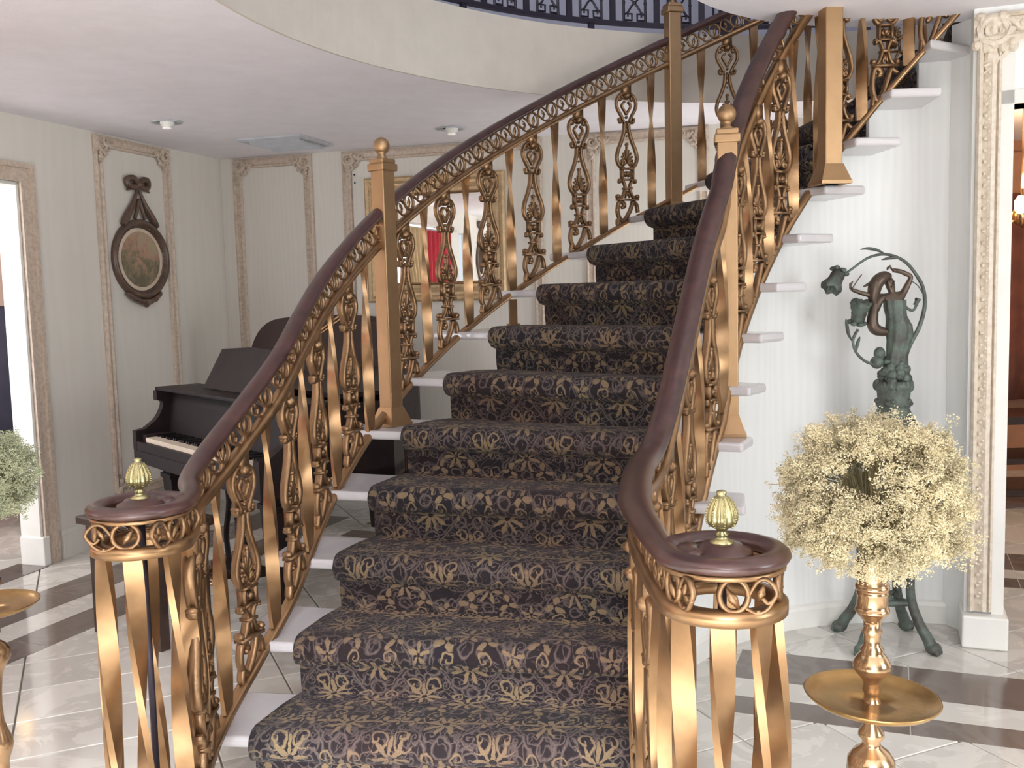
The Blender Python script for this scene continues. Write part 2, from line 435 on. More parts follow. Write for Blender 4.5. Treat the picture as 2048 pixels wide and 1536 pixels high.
for n0, n1, m_, x0, ln in ((3.52, 3.81, M_DARKT, -.55, 4.3), (3.36, 3.52, M_TILE, -.55, 4.3), (3.22, 3.36, M_DARKT, -.55, 4.3),   # on the right, past the statue
                  (5.28, 5.60, M_DARKT, -3.1, 4.9), (5.13, 5.28, M_TILE, -3.1, 4.9), (4.97, 5.13, M_DARKT, -3.1, 4.9)):      # behind the stairs
    slab_band(DL * n0 + NL * x0, NL, DL, n1 - n0, ln, m_)

# ------------------------------------------------------------------ walls
def wall(name, W, pieces, mat, th=.12):
    b = bmesh.new()
    for s0, s1, z0, z1 in pieces: wall_piece(b, W, s0, s1, z0, z1, th)
    return struct(mesh_obj(name, b, mat))
DOOR0, DOOR1, DTOP = -.95, .085, 2.085
wall('wall_left', WL, [(DOOR1, 2.05, 0, CEIL), (DOOR0, DOOR1, DTOP, CEIL), (-1.15, DOOR0, 0, CEIL), (-2.75, -1.15, 0, .75), (-2.75, -1.15, 2.2, CEIL), (-3.2, -2.75, 0, CEIL), (-3.65, -3.2, 2.2, CEIL), (-8.6, -3.65, 0, CEIL)], M_WALL)
wall('wall_back', WB, [(-.86, 3.32, 0, CEIL)], M_WALL)
wall('wall_right', WR, [(0, .139, 0, CEIL), (.139, 1.35, 2.08, CEIL), (1.35, 3.3, 0, CEIL)], M_WALLW, .14)
# the short return between the curved stair wall and the pillar
b = bmesh.new(); p1 = pol(1.035, 106); p2 = WR(0, 0, -.14)
for q0, q1 in (((p1.x, p1.y), (p2.x, p2.y)),):
    prism(b, [q0, q1, (q1[0] + .1, q1[1] + .05), (q0[0] + .1, q0[1] + .08)], 0, CEIL)
struct(mesh_obj('wall_return', b, M_WALLW))
# room behind the camera: entrance wall with two tall glazed openings, far right wall with a window
b = bmesh.new()
for x0, x1, z0, z1 in ((-5.4, -2.2, 0, 2.44), (-2.2, 2.6, 2.3, 2.44), (.1, .3, 0, 2.3), (2.6, 5.2, 0, 2.44)):
    box(b, ((x0 + x1) / 2, -3.3, (z0 + z1) / 2), (x1 - x0, .12, z1 - z0))
M_DARKWALL = wood('darkened unseen walls', (78, 58, 46), (104, 80, 62), .5)  # invented dark tone for unseen walls, so the brass reflects less light
struct(mesh_obj('wall_front', b, M_DARKWALL))
b = bmesh.new()
for y0, y1, z0, z1 in ((-3.3, -.8, 0, 2.44), (-.8, .9, 0, .8), (-.8, .9, 2.2, 2.44), (.9, 2.3, 0, 2.44)):
    box(b, (4.9, (y0 + y1) / 2, (z0 + z1) / 2), (.12, y1 - y0, z1 - z0))
struct(mesh_obj('wall_far_right', b, M_DARKWALL))

# ceiling: polar slab with the open stairwell sector cut out
b = bmesh.new(); RH0, RH1, A0, A1 = .985, 2.50, -62, 124
angs = list(range(-180, 181, 4)); angs = sorted(set([a for a in angs if not (A0 - 3 < a < A0 + 3 or A1 - 3 < a < A1 + 3)] + [A0, A1]))
radii = [.0, RH0, RH1, 9.]
cache = {}
def cv(R, a, z):
    key = (R, 0 if R == 0 else (a if a < 180 else -180), z)
    if key not in cache: cache[key] = b.verts.new(pol(R, a, z))
    return cache[key]
def quad(*v):
    v = [x for i, x in enumerate(v) if x not in v[:i]]
    if len(v) > 2:
        try: b.faces.new(v)
        except ValueError: pass
for a0, a1 in zip(angs, angs[1:]):
    hole = a0 >= A0 and a1 <= A1
    for r0, r1 in zip(radii, radii[1:]):
        if hole and r0 == RH0: continue
        for z in (CEIL, 2.78): quad(cv(r0, a0, z), cv(r1, a0, z), cv(r1, a1, z), cv(r0, a1, z))
    if hole:
        for r in (RH0, RH1): quad(cv(r, a0, CEIL), cv(r, a1, CEIL), cv(r, a1, 2.78), cv(r, a0, 2.78))
    quad(cv(9., a0, CEIL), cv(9., a1, CEIL), cv(9., a1, 2.78), cv(9., a0, 2.78))
for a in (A0, A1): quad(cv(RH0, a, CEIL), cv(RH1, a, CEIL), cv(RH1, a, 2.78), cv(RH0, a, 2.78))
struct(mesh_obj('ceiling', b, M_CEIL))
b = bmesh.new()
def arc_slab(b, r0, r1, a0, a1, z0, z1, n):
    L = []
    for i in range(n + 1):
        a = a0 + (a1 - a0) * i / n
        L.append([b.verts.new(pol(r, a, z)) for r, z in ((r0, z0), (r1, z0), (r1, z1), (r0, z1))])
    for A, B in zip(L, L[1:]):
        for k in range(4): b.faces.new((A[k], A[(k + 1) % 4], B[(k + 1) % 4], B[k]))
    b.faces.new(L[0][::-1]); b.faces.new(L[-1])
arc_slab(b, 2.488, 2.50, A0, A1, 2.436, 2.795, 60)
struct(mesh_obj('trim_stairwell_fascia', b, M_FASC, smooth=False))
# upper storey
M_UP = simple('pale upper wall', (218, 217, 228), .8, var=.02, bump=.05)
b = bmesh.new(); wall_piece(b, lambda s, z, o=0: WB(s, z, o - .05), -2.5, 5.5, 2.78, 5.2); struct(mesh_obj('wall_upper_back', b, M_UP))
b = bmesh.new(); wall_piece(b, lambda s, z, o=0: WL(s, z, o - .05), -9.5, 2.4, 2.78, 5.2); struct(mesh_obj('wall_upper_left', b, M_UP))
b = bmesh.new(); box(b, (5.3, 2.5, 3.99), (.12, 12, 2.42)); struct(mesh_obj('wall_upper_right', b, M_UP))
b = bmesh.new(); box(b, (1, 2, 5.26), (12, 13, .1)); struct(mesh_obj('ceiling_upper', b, M_CEIL))

# baseboards
def base_strip(name, W, segs, h=.16, t=.022):
    b = bmesh.new()
    for s0, s1 in segs:
        wall_piece(b, lambda s, z, o=0: W(s, z, o + t), s0, s1, 0, h - .03, t)
        wall_piece(b, lambda s, z, o=0: W(s, z, o + t * .6), s0, s1, h - .03, h, t * .6)
    return struct(mesh_obj(name, b, M_WHITE if W is not WL else M_WALL))
base_strip('baseboard_left', WL, [(DOOR1 + .13, 2.03), (-3.19, DOOR0 - .13), (-8, -3.66)])
base_strip('baseboard_back', WB, [(-.80, 3.3)])

# ------------------------------------------------------------------ mouldings
PROF = [(0, 0), (.0, .018), (.012, .024), (.02, .012), (.045, .010), (.054, .02), (.064, .016), (.068, 0)]
def frame_loop(b, W, s0, s1, z0, z1, prof=PROF, k=1.0):
    loops = []
    for w_, h in prof:
        w_ *= k
        loops.append([b.verts.new(W(s, z, h + .001)) for s, z in ((s0 + w_, z0 + w_), (s1 - w_, z0 + w_), (s1 - w_, z1 - w_), (s0 + w_, z1 - w_))])
    for A, B in zip(loops, loops[1:]):
        for i in range(4): b.faces.new((A[i], A[(i + 1) % 4], B[(i + 1) % 4], B[i]))
def beads(b, W, s0, z0, s1, z1, n, r):
    for i in range(n):
        f = (i + .5) / n; c = W(s0 + (s1 - s0) * f, z0 + (z1 - z0) * f, .016)
        M = Matrix.Translation(c) @ Matrix.Diagonal((r, r, r * 1.35, 1))
        bmesh.ops.create_icosphere(b, subdivisions=1, radius=1, matrix=M)
def corner_orn(b, W, s, z, ds, dz, k=1.):
    """leafy scroll block in the corner of a panel moulding; ds,dz = directions into the panel"""
    def P(a, c, o=.02): return W(s + ds * a * k, z + dz * c * k, o)
    sp = []
    for i in range(22):
        t = i / 21; r = .045 * (1 - t * .75); an = t * 3.6 * pi
        sp.append(P(.052 + r * cos(an), .052 + r * sin(an), .022 + .006 * sin(t * 9)))
    tube(b, sp, [.012 * (1 - .5 * i / 21) * k for i in range(22)], 6)
    for sw in (0, 1):
        for q in range(2):
            pts = []
            for i in range(12):
                t = i / 11; a_ = .075 + .075 * t + q * .02; c_ = .03 + .055 * sin(t * pi) * (1 if q == 0 else .55)
                pts.append(P(a_, c_) if sw == 0 else P(c_, a_))
            tube(b, pts, [(.011 * (1 - .6 * i / 11)) * k for i in range(12)], 6)
    for a, c in ((.02, .02), (.10, .10), (.125, .045), (.045, .125), (.02, .075), (.075, .02)):
        ball(b, P(a, c, .014), .017 * k, 8, 6)
TR = [0]
def panel(W, s0, s1, z0, z1, k=1.):
    TR[0] += 1
    b = bmesh.new(); frame_loop(b, W, s0, s1, z0, z1, k=k)
    for s, ds in ((s0, 1), (s1, -1)):
        for z, dz in ((z0, 1), (z1, -1)): corner_orn(b, W, s, z, ds, dz, k)
    return struct(mesh_obj('trim_%d' % TR[0], b, M_ANTD))
panel(WL, .69, 1.415, .22, 2.425)
panel(WB, -.74, -.115, .22, 2.43)
panel(WB, .118, 1.545, .22, 2.43)
panel(WB, 1.83, 2.62, .22, 2.43)
# door casing left
b = bmesh.new()
for w0, w1, h in ((.0, .10, .012), (.075, .10, .026), (.0, .02, .022)):
    wall_piece(b, lambda s, z, o=0: WL(s, z, o + h), DOOR1 + w0, DOOR1 + w1, 0, DTOP + w1, h)
    wall_piece(b, lambda s, z, o=0: WL(s, z, o + h), DOOR0 - w1, DOOR0 - w0, 0, DTOP + w1, h)
    wall_piece(b, lambda s, z, o=0: WL(s, z, o + h), DOOR0 - w0, DOOR1 + w0, DTOP + w0, DTOP + w1, h)
struct(mesh_obj('trim_door_casing', b, M_ANTD))
b = bmesh.new()
wall_piece(b, lambda s, z, o=0: WL(s, z, o + .002), DOOR1 - .018, DOOR1 + .001, 0, DTOP, .13)
wall_piece(b, lambda s, z, o=0: WL(s, z, o + .002), DOOR0, DOOR0 + .018, 0, DTOP, .13)
wall_piece(b, lambda s, z, o=0: WL(s, z, o + .002), DOOR0, DOOR1, DTOP - .018, DTOP, .13)
struct(mesh_obj('door_1', b, M_WHITE))
b = bmesh.new()
wall_piece(b, lambda s, z, o=0: WL(s, z, o + .03), DOOR1 - .03, DOOR1 + .02, 0, .16, .16)
bevel_all(b, .006); struct(mesh_obj('trim_door_plinth', b, M_WHITE))
b = bmesh.new(); q_ = [WL(s_, 0, o_) for s_, o_ in ((DOOR0 - .1, .05), (DOOR1 - .02, .05), (DOOR1 - .02, -.16), (DOOR0 - .1, -.16))]; prism(b, [(p_.x, p_.y) for p_ in q_], -.01, .003); mesh_obj('threshold_slab', b, M_DARKT, floor)
# pillar moulding at the right opening: ornate vertical band turning over the opening
b = bmesh.new()
def vmould(b, W, s0, z0, z1, width, prof):
    P0_ = [b.verts.new(W(s0 + w_ * width, z0, h)) for w_, h in prof]; P1_ = [b.verts.new(W(s0 + w_ * width, z1, h)) for w_, h in prof]
    for i in range(len(prof) - 1): b.faces.new((P0_[i], P0_[i + 1], P1_[i + 1], P1_[i]))
def hmould(b, W, z0, s0, s1, width, prof):
    P0_ = [b.verts.new(W(s0, z0 + w_ * width, h)) for w_, h in prof]; P1_ = [b.verts.new(W(s1, z0 + w_ * width, h)) for w_, h in prof]
    for i in range(len(prof) - 1): b.faces.new((P0_[i], P0_[i + 1], P1_[i + 1], P1_[i]))
PR2 = [(0, 0), (0, .03), (.1, .04), (.24, .026), (.3, .014), (.36, .016), (.62, .03), (.78, .026), (.84, .014), (.9, .026), (1, .02), (1, 0)]
vmould(b, WR, .012, .14, 2.40, .084, PR2); hmould(b, WR, 2.315, .0, 1.5, .098, PR2)
beads(b, WR, .022, .16, .022, 2.28, 88, .0095)
for i in range(150):
    z = .17 + i * .0143
    ball(b, WR(.054 + .010 * sin(i * 2.1), z, .022), .0075, 6, 4)
corner_orn(b, WR, -.005, 2.425, 1, -1, 1.35)
for q in range(5): ball(b, WR(.01 + .03 * q, 2.30 - .012 * (q % 2), .022), .02, 8, 6)
struct(mesh_obj('trim_pillar_moulding', b, M_ANT))
b = bmesh.new(); vmould(b, WR, .097, .13, 2.315, .043, [(0, 0), (0, .012), (1, .012), (1, -.13)])
hmould(b, WR, 2.08, .097, 1.4, .05, [(0, -.13), (0, .012), (1, .012), (1, 0)])
struct(mesh_obj('door_2', b, M_WHITE))
b = bmesh.new(); box(b, (0, 0, .065), (.165, .20, .13), Matrix.Translation(WR(.072, 0, -.035)) @ Matrix.Rotation(atan2(-.366, .93), 4, 'Z')); bevel_all(b, .008)
struct(mesh_obj('trim_pillar_plinth', b, M_WHITE))

# ------------------------------------------------------------------ the curved wall under the stairs (inner face) and its baseboard
def line_pt(k, R_or_side, s_extra=0.):
    A, B, n = nose(k); d = (B - A).normalized()
    return (B + d * .02 if R_or_side == 'in' else A + d * .02)
NS = 14
b = bmesh.new()
for k in range(1, NS + 1):
    z1 = k * RISE - .034
    n = 1 if k < 4 else 4
    if k >= 14: continue
    FM = 1. if k < 13 else .72
    A, B, nn = nose(k); A2, B2, nn2 = nose(k + 1)
    def edge(kind, f):
        if k >= 4 and kind == 'in': p = pol(1.04, TH[k] + 1.6 + (TH[k + 1] - TH[k]) * f)
        else:
            p = (B * (1 - f) + B2 * f) if kind == 'in' else (A * (1 - f) + A2 * f)
            d = (B - A).normalized(); p = p + (nn * .035) + (d * .018 if kind == 'in' else d * .02)
        return p
    for i in range(n):
        f0, f1 = i / n * FM, (i + 1) / n * FM
        pts = [edge('out', f0), edge('in', f0), edge('in', f1), edge('out', f1)]
        prism(b, [(p.x, p.y) for p in pts], 0, z1)
bmesh.ops.remove_doubles(b, verts=b.verts, dist=.0005)
BODY = b
b = bmesh.new(); L = []
for i in range(41):
    a = 14 + (107 - 14) * i / 40
    L.append([b.verts.new(pol(r, a, z)) for r, z in ((1.04, 0), (1.02, 0), (1.02, .075), (1.026, .09), (1.04, .098))])
for A_, B_ in zip(L, L[1:]):
    for q in range(4): b.faces.new((A_[q], A_[q + 1], B_[q + 1], B_[q]))
struct(mesh_obj('baseboard_curved', b, M_WHITE))

# ------------------------------------------------------------------ marble treads
stair = empty('staircase', pol(1.5, 60), 'curving staircase of white marble treads open at both ends', 'staircase')
def child_of(o, par):
    o.parent = par; o.matrix_parent_inverse = par.matrix_basis.inverted(); return o
child_of(mesh_obj('stair_body', BODY, M_WALLW, None), stair)
for k in range(1, NS + 1):
    Lk, Rk = tread_ends(k); Lk2, Rk2 = tread_ends(k + 1); A, B, n = nose(k)
    d2 = nose(k + 1)[2]
    q = [Lk, Rk, Rk2 + d2 * .045, Lk2 + d2 * .045]
    b = bmesh.new(); prism(b, [(p.x, p.y) for p in q], k * RISE - .034, k * RISE)
    bevel_all(b, .011, 3)
    o = mesh_obj('tread', b, M_TREAD, None); child_of(o, stair)
    # riser seen beside the carpet
    A2, B2, n2 = nose(k); d = (B2 - A2).normalized()
    b = bmesh.new(); p0 = A2 + n2 * .036 + d * .012; p1 = B2 + n2 * .036 - d * .012
    M = Matrix(((d.x, n2.x, 0, (p0.x + p1.x) / 2), (d.y, n2.y, 0, (p0.y + p1.y) / 2), (0, 0, 1, (k - .5) * RISE - .017), (0, 0, 0, 1)))
    box(b, (0, .006, 0), ((p1 - p0).length, .012, RISE - .034), M)
    child_of(mesh_obj('riser', b, M_WHITE, None), stair)

# ------------------------------------------------------------------ carpet runner
cm = bpy.data.meshes.new('stair_carpet'); b = bmesh.new(); uvl = b.loops.layers.uv.new('UVMap')
NA = 14; rows = []; vlen = 0.; prevp = None
for k in range(1, NS + 1):
    A, B, n = nose(k); zt = k * RISE
    prof = [(.030, zt - RISE + .008, 0), (.028, zt - RISE + .05, 0), (.028, zt - .085, 0), (.026, zt - .066, 0), (.010, zt - .060, 0), (-.010, zt - .052, .25), (-.022, zt - .036, .5),
            (-.026, zt - .016, .5), (-.018, zt + .002, .5), (.0, zt + .013, .3), (.03, zt + .014, 0)]
    if k < NS:
        prof += [('mid', zt + .013, 0)]
    for d_, z_, _ in prof:
        row = []
        for i in range(NA + 1):
            s = i / NA
            if d_ == 'mid':
                A2, B2, n2 = nose(k + 1)
                p = (A.lerp(B, s) + n * .03).lerp(A2.lerp(B2, s) + n2 * .028, .55)
            else: p = A.lerp(B, s) + n * d_
            p = p.copy(); p.z = z_
            row.append(p)
        mid = row[NA // 2]
        if prevp is not None: vlen += (mid - prevp).length
        prevp = mid
        wd = (B - A).length
        rows.append(([b.verts.new(p) for p in row], vlen, wd))
for (r0, v0, w0), (r1, v1, w1) in zip(rows, rows[1:]):
    for i in range(NA):
        f = b.faces.new((r0[i], r0[i + 1], r1[i + 1], r1[i])); f.smooth = True
        for lp, (uu, vv) in zip(f.loops, (((i / NA - .5) * w0, v0), (((i + 1) / NA - .5) * w0, v0), (((i + 1) / NA - .5) * w1, v1), ((i / NA - .5) * w1, v1))):
            lp[uvl].uv = (uu + .145, vv)
b.to_mesh(cm); b.free(); cm.materials.append(M_CARPET)
carpet = bpy.data.objects.new('stair_carpet', cm); COL.objects.link(carpet)
md = carpet.modifiers.new('thick', 'SOLIDIFY'); md.thickness = .011; md.offset = 1
tag(carpet, 'dark navy and brown damask carpet runner with gold scrolls climbing the stairs', 'carpet')

# ------------------------------------------------------------------ railings
def arc_pts(c, r, a0, a1, n, z):
    return [V((c[0] + r * cos(rad(a0 + (a1 - a0) * i / n)), c[1] + r * sin(rad(a0 + (a1 - a0) * i / n)), z)) for i in range(n + 1)]
ZV = .965
VL, VR, RV = (-.885, 2.27), (.372, 1.73), .099
# outer (left) path, listed from the volute upwards: z is the top of the handrail
lowL = crom([(-.786, 2.27, ZV), (-.808, 2.40, ZV + .002), (-.862, 2.56, ZV + .014), (-.862, 2.74, 1.035), (-.805, 2.94, 1.15), (-.742, 3.125, 1.275)] +
            [tuple(pol(2.235, a, .18 * kof(a) + .80)) for a in (8, 12)], 8)
pathL = lowL[:-1] + [pol(2.235, a, .18 * kof(a) + .80) for a in range(12, 122, 2)]
lowR = crom([(.273, 1.73, ZV), (.268, 1.90, ZV), (.275, 2.2, ZV + .002), (.325, 2.52, ZV + .012), (.395, 2.76, .995), (.465, 2.93, 1.10), (.575, 3.14, 1.40)] +
            [tuple(pol(R, a, .18 * kof(a) + .80)) for R, a in ((.90, 16), (.875, 22), (.86, 26))], 8)
def RRi(a): return .86 + .015 * max(0, min(1, (a - 30) / 30))
pathR = lowR[:-1] + [pol(RRi(a), a, .18 * kof(a) + .80) for a in range(26, 122, 2)]
# volutes: outer turn, then the cap on the centre
voluteL = arc_pts(VL, RV, -335, 0, 30, ZV)       # clockwise seen from above when read upwards
voluteR = arc_pts(VR, RV, 515, 180, 30, ZV)
def arclen(P):
    L = [0.]
    for a, b_ in zip(P, P[1:]): L.append(L[-1] + hypot(b_.x - a.x, b_.y - a.y))
    return L
def at_len(P, L, s):
    for i in range(len(P) - 1):
        if L[i + 1] >= s:
            f = (s - L[i]) / max(1e-9, L[i + 1] - L[i]); p = P[i].lerp(P[i + 1], f)
            i0, i1 = max(i - 1, 0), min(i + 2, len(P) - 1); t = P[i1] - P[i0]
            return p, t
    return P[-1], P[-1] - P[-2]
HRP = [(-.027, -.010), (-.030, -.019), (-.024, -.030), (-.012, -.036), (.012, -.036), (.024, -.030), (.030, -.019), (.027, -.010), (.016, -.001), (0, .002), (-.016, -.001)]
BARP = [(-.018, -.013), (.018, -.013), (.018, .007), (.011, .013), (-.011, .013), (-.018, .007)]
def stroke(b, pts, r, fl=.55, n=6): tube(b, pts, r, n, fl, flat_dir=(0, 1, 0))
def spiral2(cx, cz, R, a0, turns, n=22, shrink=.8, sgn=1):
    return [(cx + R * (1 - shrink * i / (n - 1)) * cos(a0 + sgn * turns * 2 * pi * i / (n - 1)), 0, cz + R * (1 - shrink * i / (n - 1)) * sin(a0 + sgn * turns * 2 * pi * i / (n - 1))) for i in range(n)]
def cast_mesh(H, slope, sx, name):
    """ornamental cast baluster in the plane y=0: lyre, teardrop with palmette, rosette block, foot and scroll.
    x = along the rail (uphill +), z from the middle bar (0) down to -H at the bottom bar under x=0"""
    b = bmesh.new(); Z = lambda u: -H * u
    def S(pts, r, fl=2.3):
        r = r * 1.18 if not hasattr(r, '__len__') else [q * 1.2 for q in r]
        stroke(b, [(x * sx, y, z) for x, y, z in pts], r, fl if hasattr(r, '__len__') else min(fl, .0155 / r))
    box(b, (0, 0, Z(.03)), (.042 * sx, .034, H * .075)); ball(b, (0, 0, Z(.08)), .019, 8, 6, (sx, 1.7, 1))
    for s in (-1, 1):
        S(crom([(s * .012, 0, Z(.06)), (s * .040, 0, Z(.075)), (s * .056, 0, Z(.12)), (s * .052, 0, Z(.17)), (s * .030, 0, Z(.225)), (s * .018, 0, Z(.265))], 4), .0062)
        S(spiral2(s * .036, Z(.10), .016, 0, 1.1, 14), .0045)
        S(crom([(s * .018, 0, Z(.265)), (s * .036, 0, Z(.275)), (s * .042, 0, Z(.255))], 4), .006)
        ball(b, (s * .041 * sx, 0, Z(.25)), .0088, 8, 6, (1, 2., 1))
        S(crom([(s * .010, 0, Z(.12)), (s * .026, 0, Z(.15)), (s * .010, 0, Z(.19)), (0, 0, Z(.215))], 4), .005)
        # teardrop outline
        S(crom([(s * .011, 0, Z(.275)), (s * .015, 0, Z(.34)), (s * .030, 0, Z(.41)), (s * .052, 0, Z(.485)), (s * .058, 0, Z(.545)), (s * .044, 0, Z(.595)), (s * .018, 0, Z(.615))], 5), .0075, 2.2)
        S(spiral2(s * .024, Z(.575), .015, pi / 2, 1.3, 16, .8, s), .0048)
        # side posts of the rosette block, waist curls and foot
        box(b, (s * .030 * sx, 0, Z(.655)), (.009 * sx, .030, H * .085))
        S(crom([(s * .030, 0, Z(.70)), (s * .046, 0, Z(.712)), (s * .044, 0, Z(.695))], 4), .0065); ball(b, (s * .045 * sx, 0, Z(.715)), .009, 8, 6, (1, 2., 1))
        S(crom([(s * .030, 0, Z(.70)), (s * .016, 0, Z(.735)), (s * .014, 0, Z(.765)), (s * .024, 0, Z(.81)), (s * .040, 0, Z(.842))], 4), .0062)
        ball(b, (s * .056 * sx, 0, Z(.825)), .0125, 8, 6, (1, 1.6, 1)); S([(s * .056, 0, Z(.83)), (s * .050, 0, Z(.85))], .008)
        for k in range(5):      # palmette leaves
            a = s * rad(10 + 21 * k); L_ = .058 - .005 * k
            S([(0, 0, Z(.575)), (sin(a) * L_ * .5, 0, Z(.575) + cos(a) * L_ * .6 * 1.25), (sin(a) * L_ * .82, 0, Z(.575) + cos(a) * L_ * 1.15)], [.003, .0038, .0055], 1.5)
        S([(s * .006, 0, Z(.64)), (s * .018, 0, Z(.655)), (s * .006, 0, Z(.675))], .005)
        S([(s * .004, 0, Z(.78)), (s * .012, 0, Z(.835))], .0035)
    S([(0, 0, Z(.575)), (0, 0, Z(.455)), (0, 0, Z(.43))], [.003, .005, .004])
    for k in range(6): ball(b, (0, 0, Z(.20 + .035 * k)), .0085 - .0006 * k, 8, 5, (sx, 1.7, 1))
    ball(b, (0, 0, Z(.655)), .014, 8, 6, (sx, 1.7, 1)); ball(b, (0, 0, Z(.435)), .009, 8, 6, (sx, 1.7, 1))
    box(b, (0, 0, Z(.616)), (.072 * sx, .032, .008)); box(b, (0, 0, Z(.698)), (.066 * sx, .032, .008))
    box(b, (0, 0, Z(.765)), (.044 * sx, .038, .010)); box(b, (0, 0, Z(.848)), (.118 * sx, .034, .010))
    ball(b, (0, 0, Z(.80)), .010, 8, 5, (sx, .7, 1.4))
    # scroll down to the sloping bar
    zb = lambda x: -H + slope * x
    S(crom([(.030, 0, Z(.862)), (.012, 0, (Z(.87) + zb(0)) / 2), (-.028, 0, zb(-.05) + .020), (-.058, 0, (Z(.88) + zb(-.06)) / 2 + .008), (-.050, 0, Z(.87)), (-.026, 0, Z(.872)), (-.020, 0, Z(.90)), (-.034, 0, Z(.905))], 5), .0088)
    S(crom([(.030, 0, Z(.862)), (.052, 0, Z(.885)), (.060, 0, zb(.064) + .004)], 4), .008)
    S(crom([(-.050, 0, zb(-.03) + .03), (-.058, 0, zb(-.058) + .012), (-.050, 0, zb(-.052))], 4), .0075)
    me = bpy.data.meshes.new(name); bmesh.ops.recalc_face_normals(b, faces=b.faces); b.to_mesh(me); b.free()
    for p_ in me.polygons: p_.use_smooth = True
    me.materials.append(M_CAST); return me
def twist_mesh(H, name, w=.042, t=.015, turns=.5, base=True):
    b = bmesh.new(); n = 30; cs = ((-w / 2, -t / 2), (w / 2, -t / 2), (w / 2, t / 2), (-w / 2, t / 2))
    for k in range(4):
        prev = None
        for i in range(n + 1):
            f = i / n; a = 2 * pi * turns * f; cur = []
            for m in range(4):
                g = m / 3; x = cs[k][0] * (1 - g) + cs[(k + 1) % 4][0] * g; y = cs[k][1] * (1 - g) + cs[(k + 1) % 4][1] * g
                cur.append(b.verts.new((x * cos(a) - y * sin(a), x * sin(a) + y * cos(a), -H * f)))
            if prev:
                for m in range(3): b.faces.new((prev[m], cur[m], cur[m + 1], prev[m + 1])).smooth = True
            prev = cur
    me = bpy.data.meshes.new(name); b.to_mesh(me); b.free()
    me.materials.append(M_BRASS); return me
def ring_leaf_mesh(sx=1.):
    """frieze unit between handrail and middle bar: ring with a leaf and a linking S scroll"""
    b = bmesh.new()
    tube(b, [(.030 * sx * cos(a), 0, .034 * sin(a)) for a in [2 * pi * i / 18 for i in range(18)]], .0058, 6, 1.4, (0, 1, 0), closed=True)
    tube(b, crom([(-.030 * sx, 0, 0), (-.05 * sx, 0, .030), (-.072 * sx, 0, .030), (-.088 * sx, 0, .006), (-.072 * sx, 0, -.016), (-.058 * sx, 0, -.004)], 4), .0046, 6, 1.4, (0, 1, 0))
    tube(b, crom([(-.022 * sx, 0, -.024), (-.045 * sx, 0, -.036), (-.066 * sx, 0, -.030), (-.082 * sx, 0, -.008)], 4), .0042, 6, 1.4, (0, 1, 0))
    tube(b, [(-.010 * sx, .002, -.026), (.002, .004, -.006), (.016 * sx, .002, .016)], [.003, .0105, .002], 6, .6, (0, 1, 0))
    tube(b, [(-.062 * sx, .002, .022), (-.056 * sx, .004, .006), (-.050 * sx, .002, -.010)], [.002, .0085, .002], 6, .6, (0, 1, 0))
    ball(b, (0, 0, .036), .006, 6, 5); ball(b, (-.05 * sx, 0, -.034), .006, 6, 5)
    me = bpy.data.meshes.new('frieze_ring'); bmesh.ops.recalc_face_normals(b, faces=b.faces); b.to_mesh(me); b.free()
    for p_ in me.polygons: p_.use_smooth = True
    me.materials.append(M_CAST); return me
def place(me, name, p, t, par, tilt=False, offs=V((0, 0, 0)), mirror=1):
    h = V((t.x, t.y, 0)).normalized() * mirror
    if tilt:
        x = t.normalized(); y = V((0, 0, 1)).cross(h).normalized(); z = x.cross(y)
        R = Matrix(((x.x, y.x, z.x), (x.y, y.y, z.y), (x.z, y.z, z.z))).to_4x4()
    else:
        y = V((0, 0, 1)).cross(h)
        R = Matrix(((h.x, y.x, 0), (h.y, y.y, 0), (0, 0, 1))).to_4x4()
    o = bpy.data.objects.new(name, me); COL.objects.link(o)
    o.matrix_basis = Matrix.Translation(p + offs) @ R; return child_of(o, par)
def newel(par, base, H, face, w=.068):
    """square post with flared foot, moulded cap and a ball"""
    M = Matrix.Translation(base) @ Matrix.Rotation(face, 4, 'Z')
    b = bmesh.new(); box(b, (0, 0, H / 2), (w, w, H), M); bevel_all(b, .004)
    post = child_of(mesh_obj('newel_post', b, M_NEWEL, None), par)
    b = bmesh.new()
    for z0, a, z1, c in ((0, .060, .012, .060), (.012, .058, .075, w / 2 + .002)):
        vs = [b.verts.new(M @ V((x * q, y * q, z))) for z, q in ((z0, a), (z1, c)) for x, y in ((-1, -1), (1, -1), (1, 1), (-1, 1))]
        for f in ((0, 3, 2, 1), (4, 5, 6, 7), (0, 1, 5, 4), (1, 2, 6, 5), (2, 3, 7, 6), (3, 0, 4, 7)): b.faces.new([vs[i] for i in f])
    o = mesh_obj('flared_foot', b, M_NEWEL, None); o.parent = post; o.matrix_parent_inverse = par.matrix_basis.inverted() @ Matrix()
    o.matrix_parent_inverse = (par.matrix_basis @ post.matrix_parent_inverse @ post.matrix_basis).inverted()
    b = bmesh.new(); box(b, (0, 0, H - .02), (w + .020, w + .020, .030), M); box(b, (0, 0, H + .004), (w + .008, w + .008, .020), M); bevel_all(b, .005)
    c_ = mesh_obj('cap', b, M_NEWEL, None); c_.parent = post; c_.matrix_parent_inverse = o.matrix_parent_inverse.copy()
    b = bmesh.new(); lathe(b, [(.018, H + .012), (.022, H + .02), (.013, H + .026), (.016, H + .033)] + [(.033 * sin(pi * (.14 + .86 * i / 9)), H + .066 - .034 * cos(pi * (.14 + .86 * i / 9))) for i in range(10)][:-1] + [(.002, H + .1)], 18, base)
    l = mesh_obj('ball_finial', b, M_NEWEL, None, True); l.parent = post; l.matrix_parent_inverse = o.matrix_parent_inverse.copy()
    return post
FR = .145
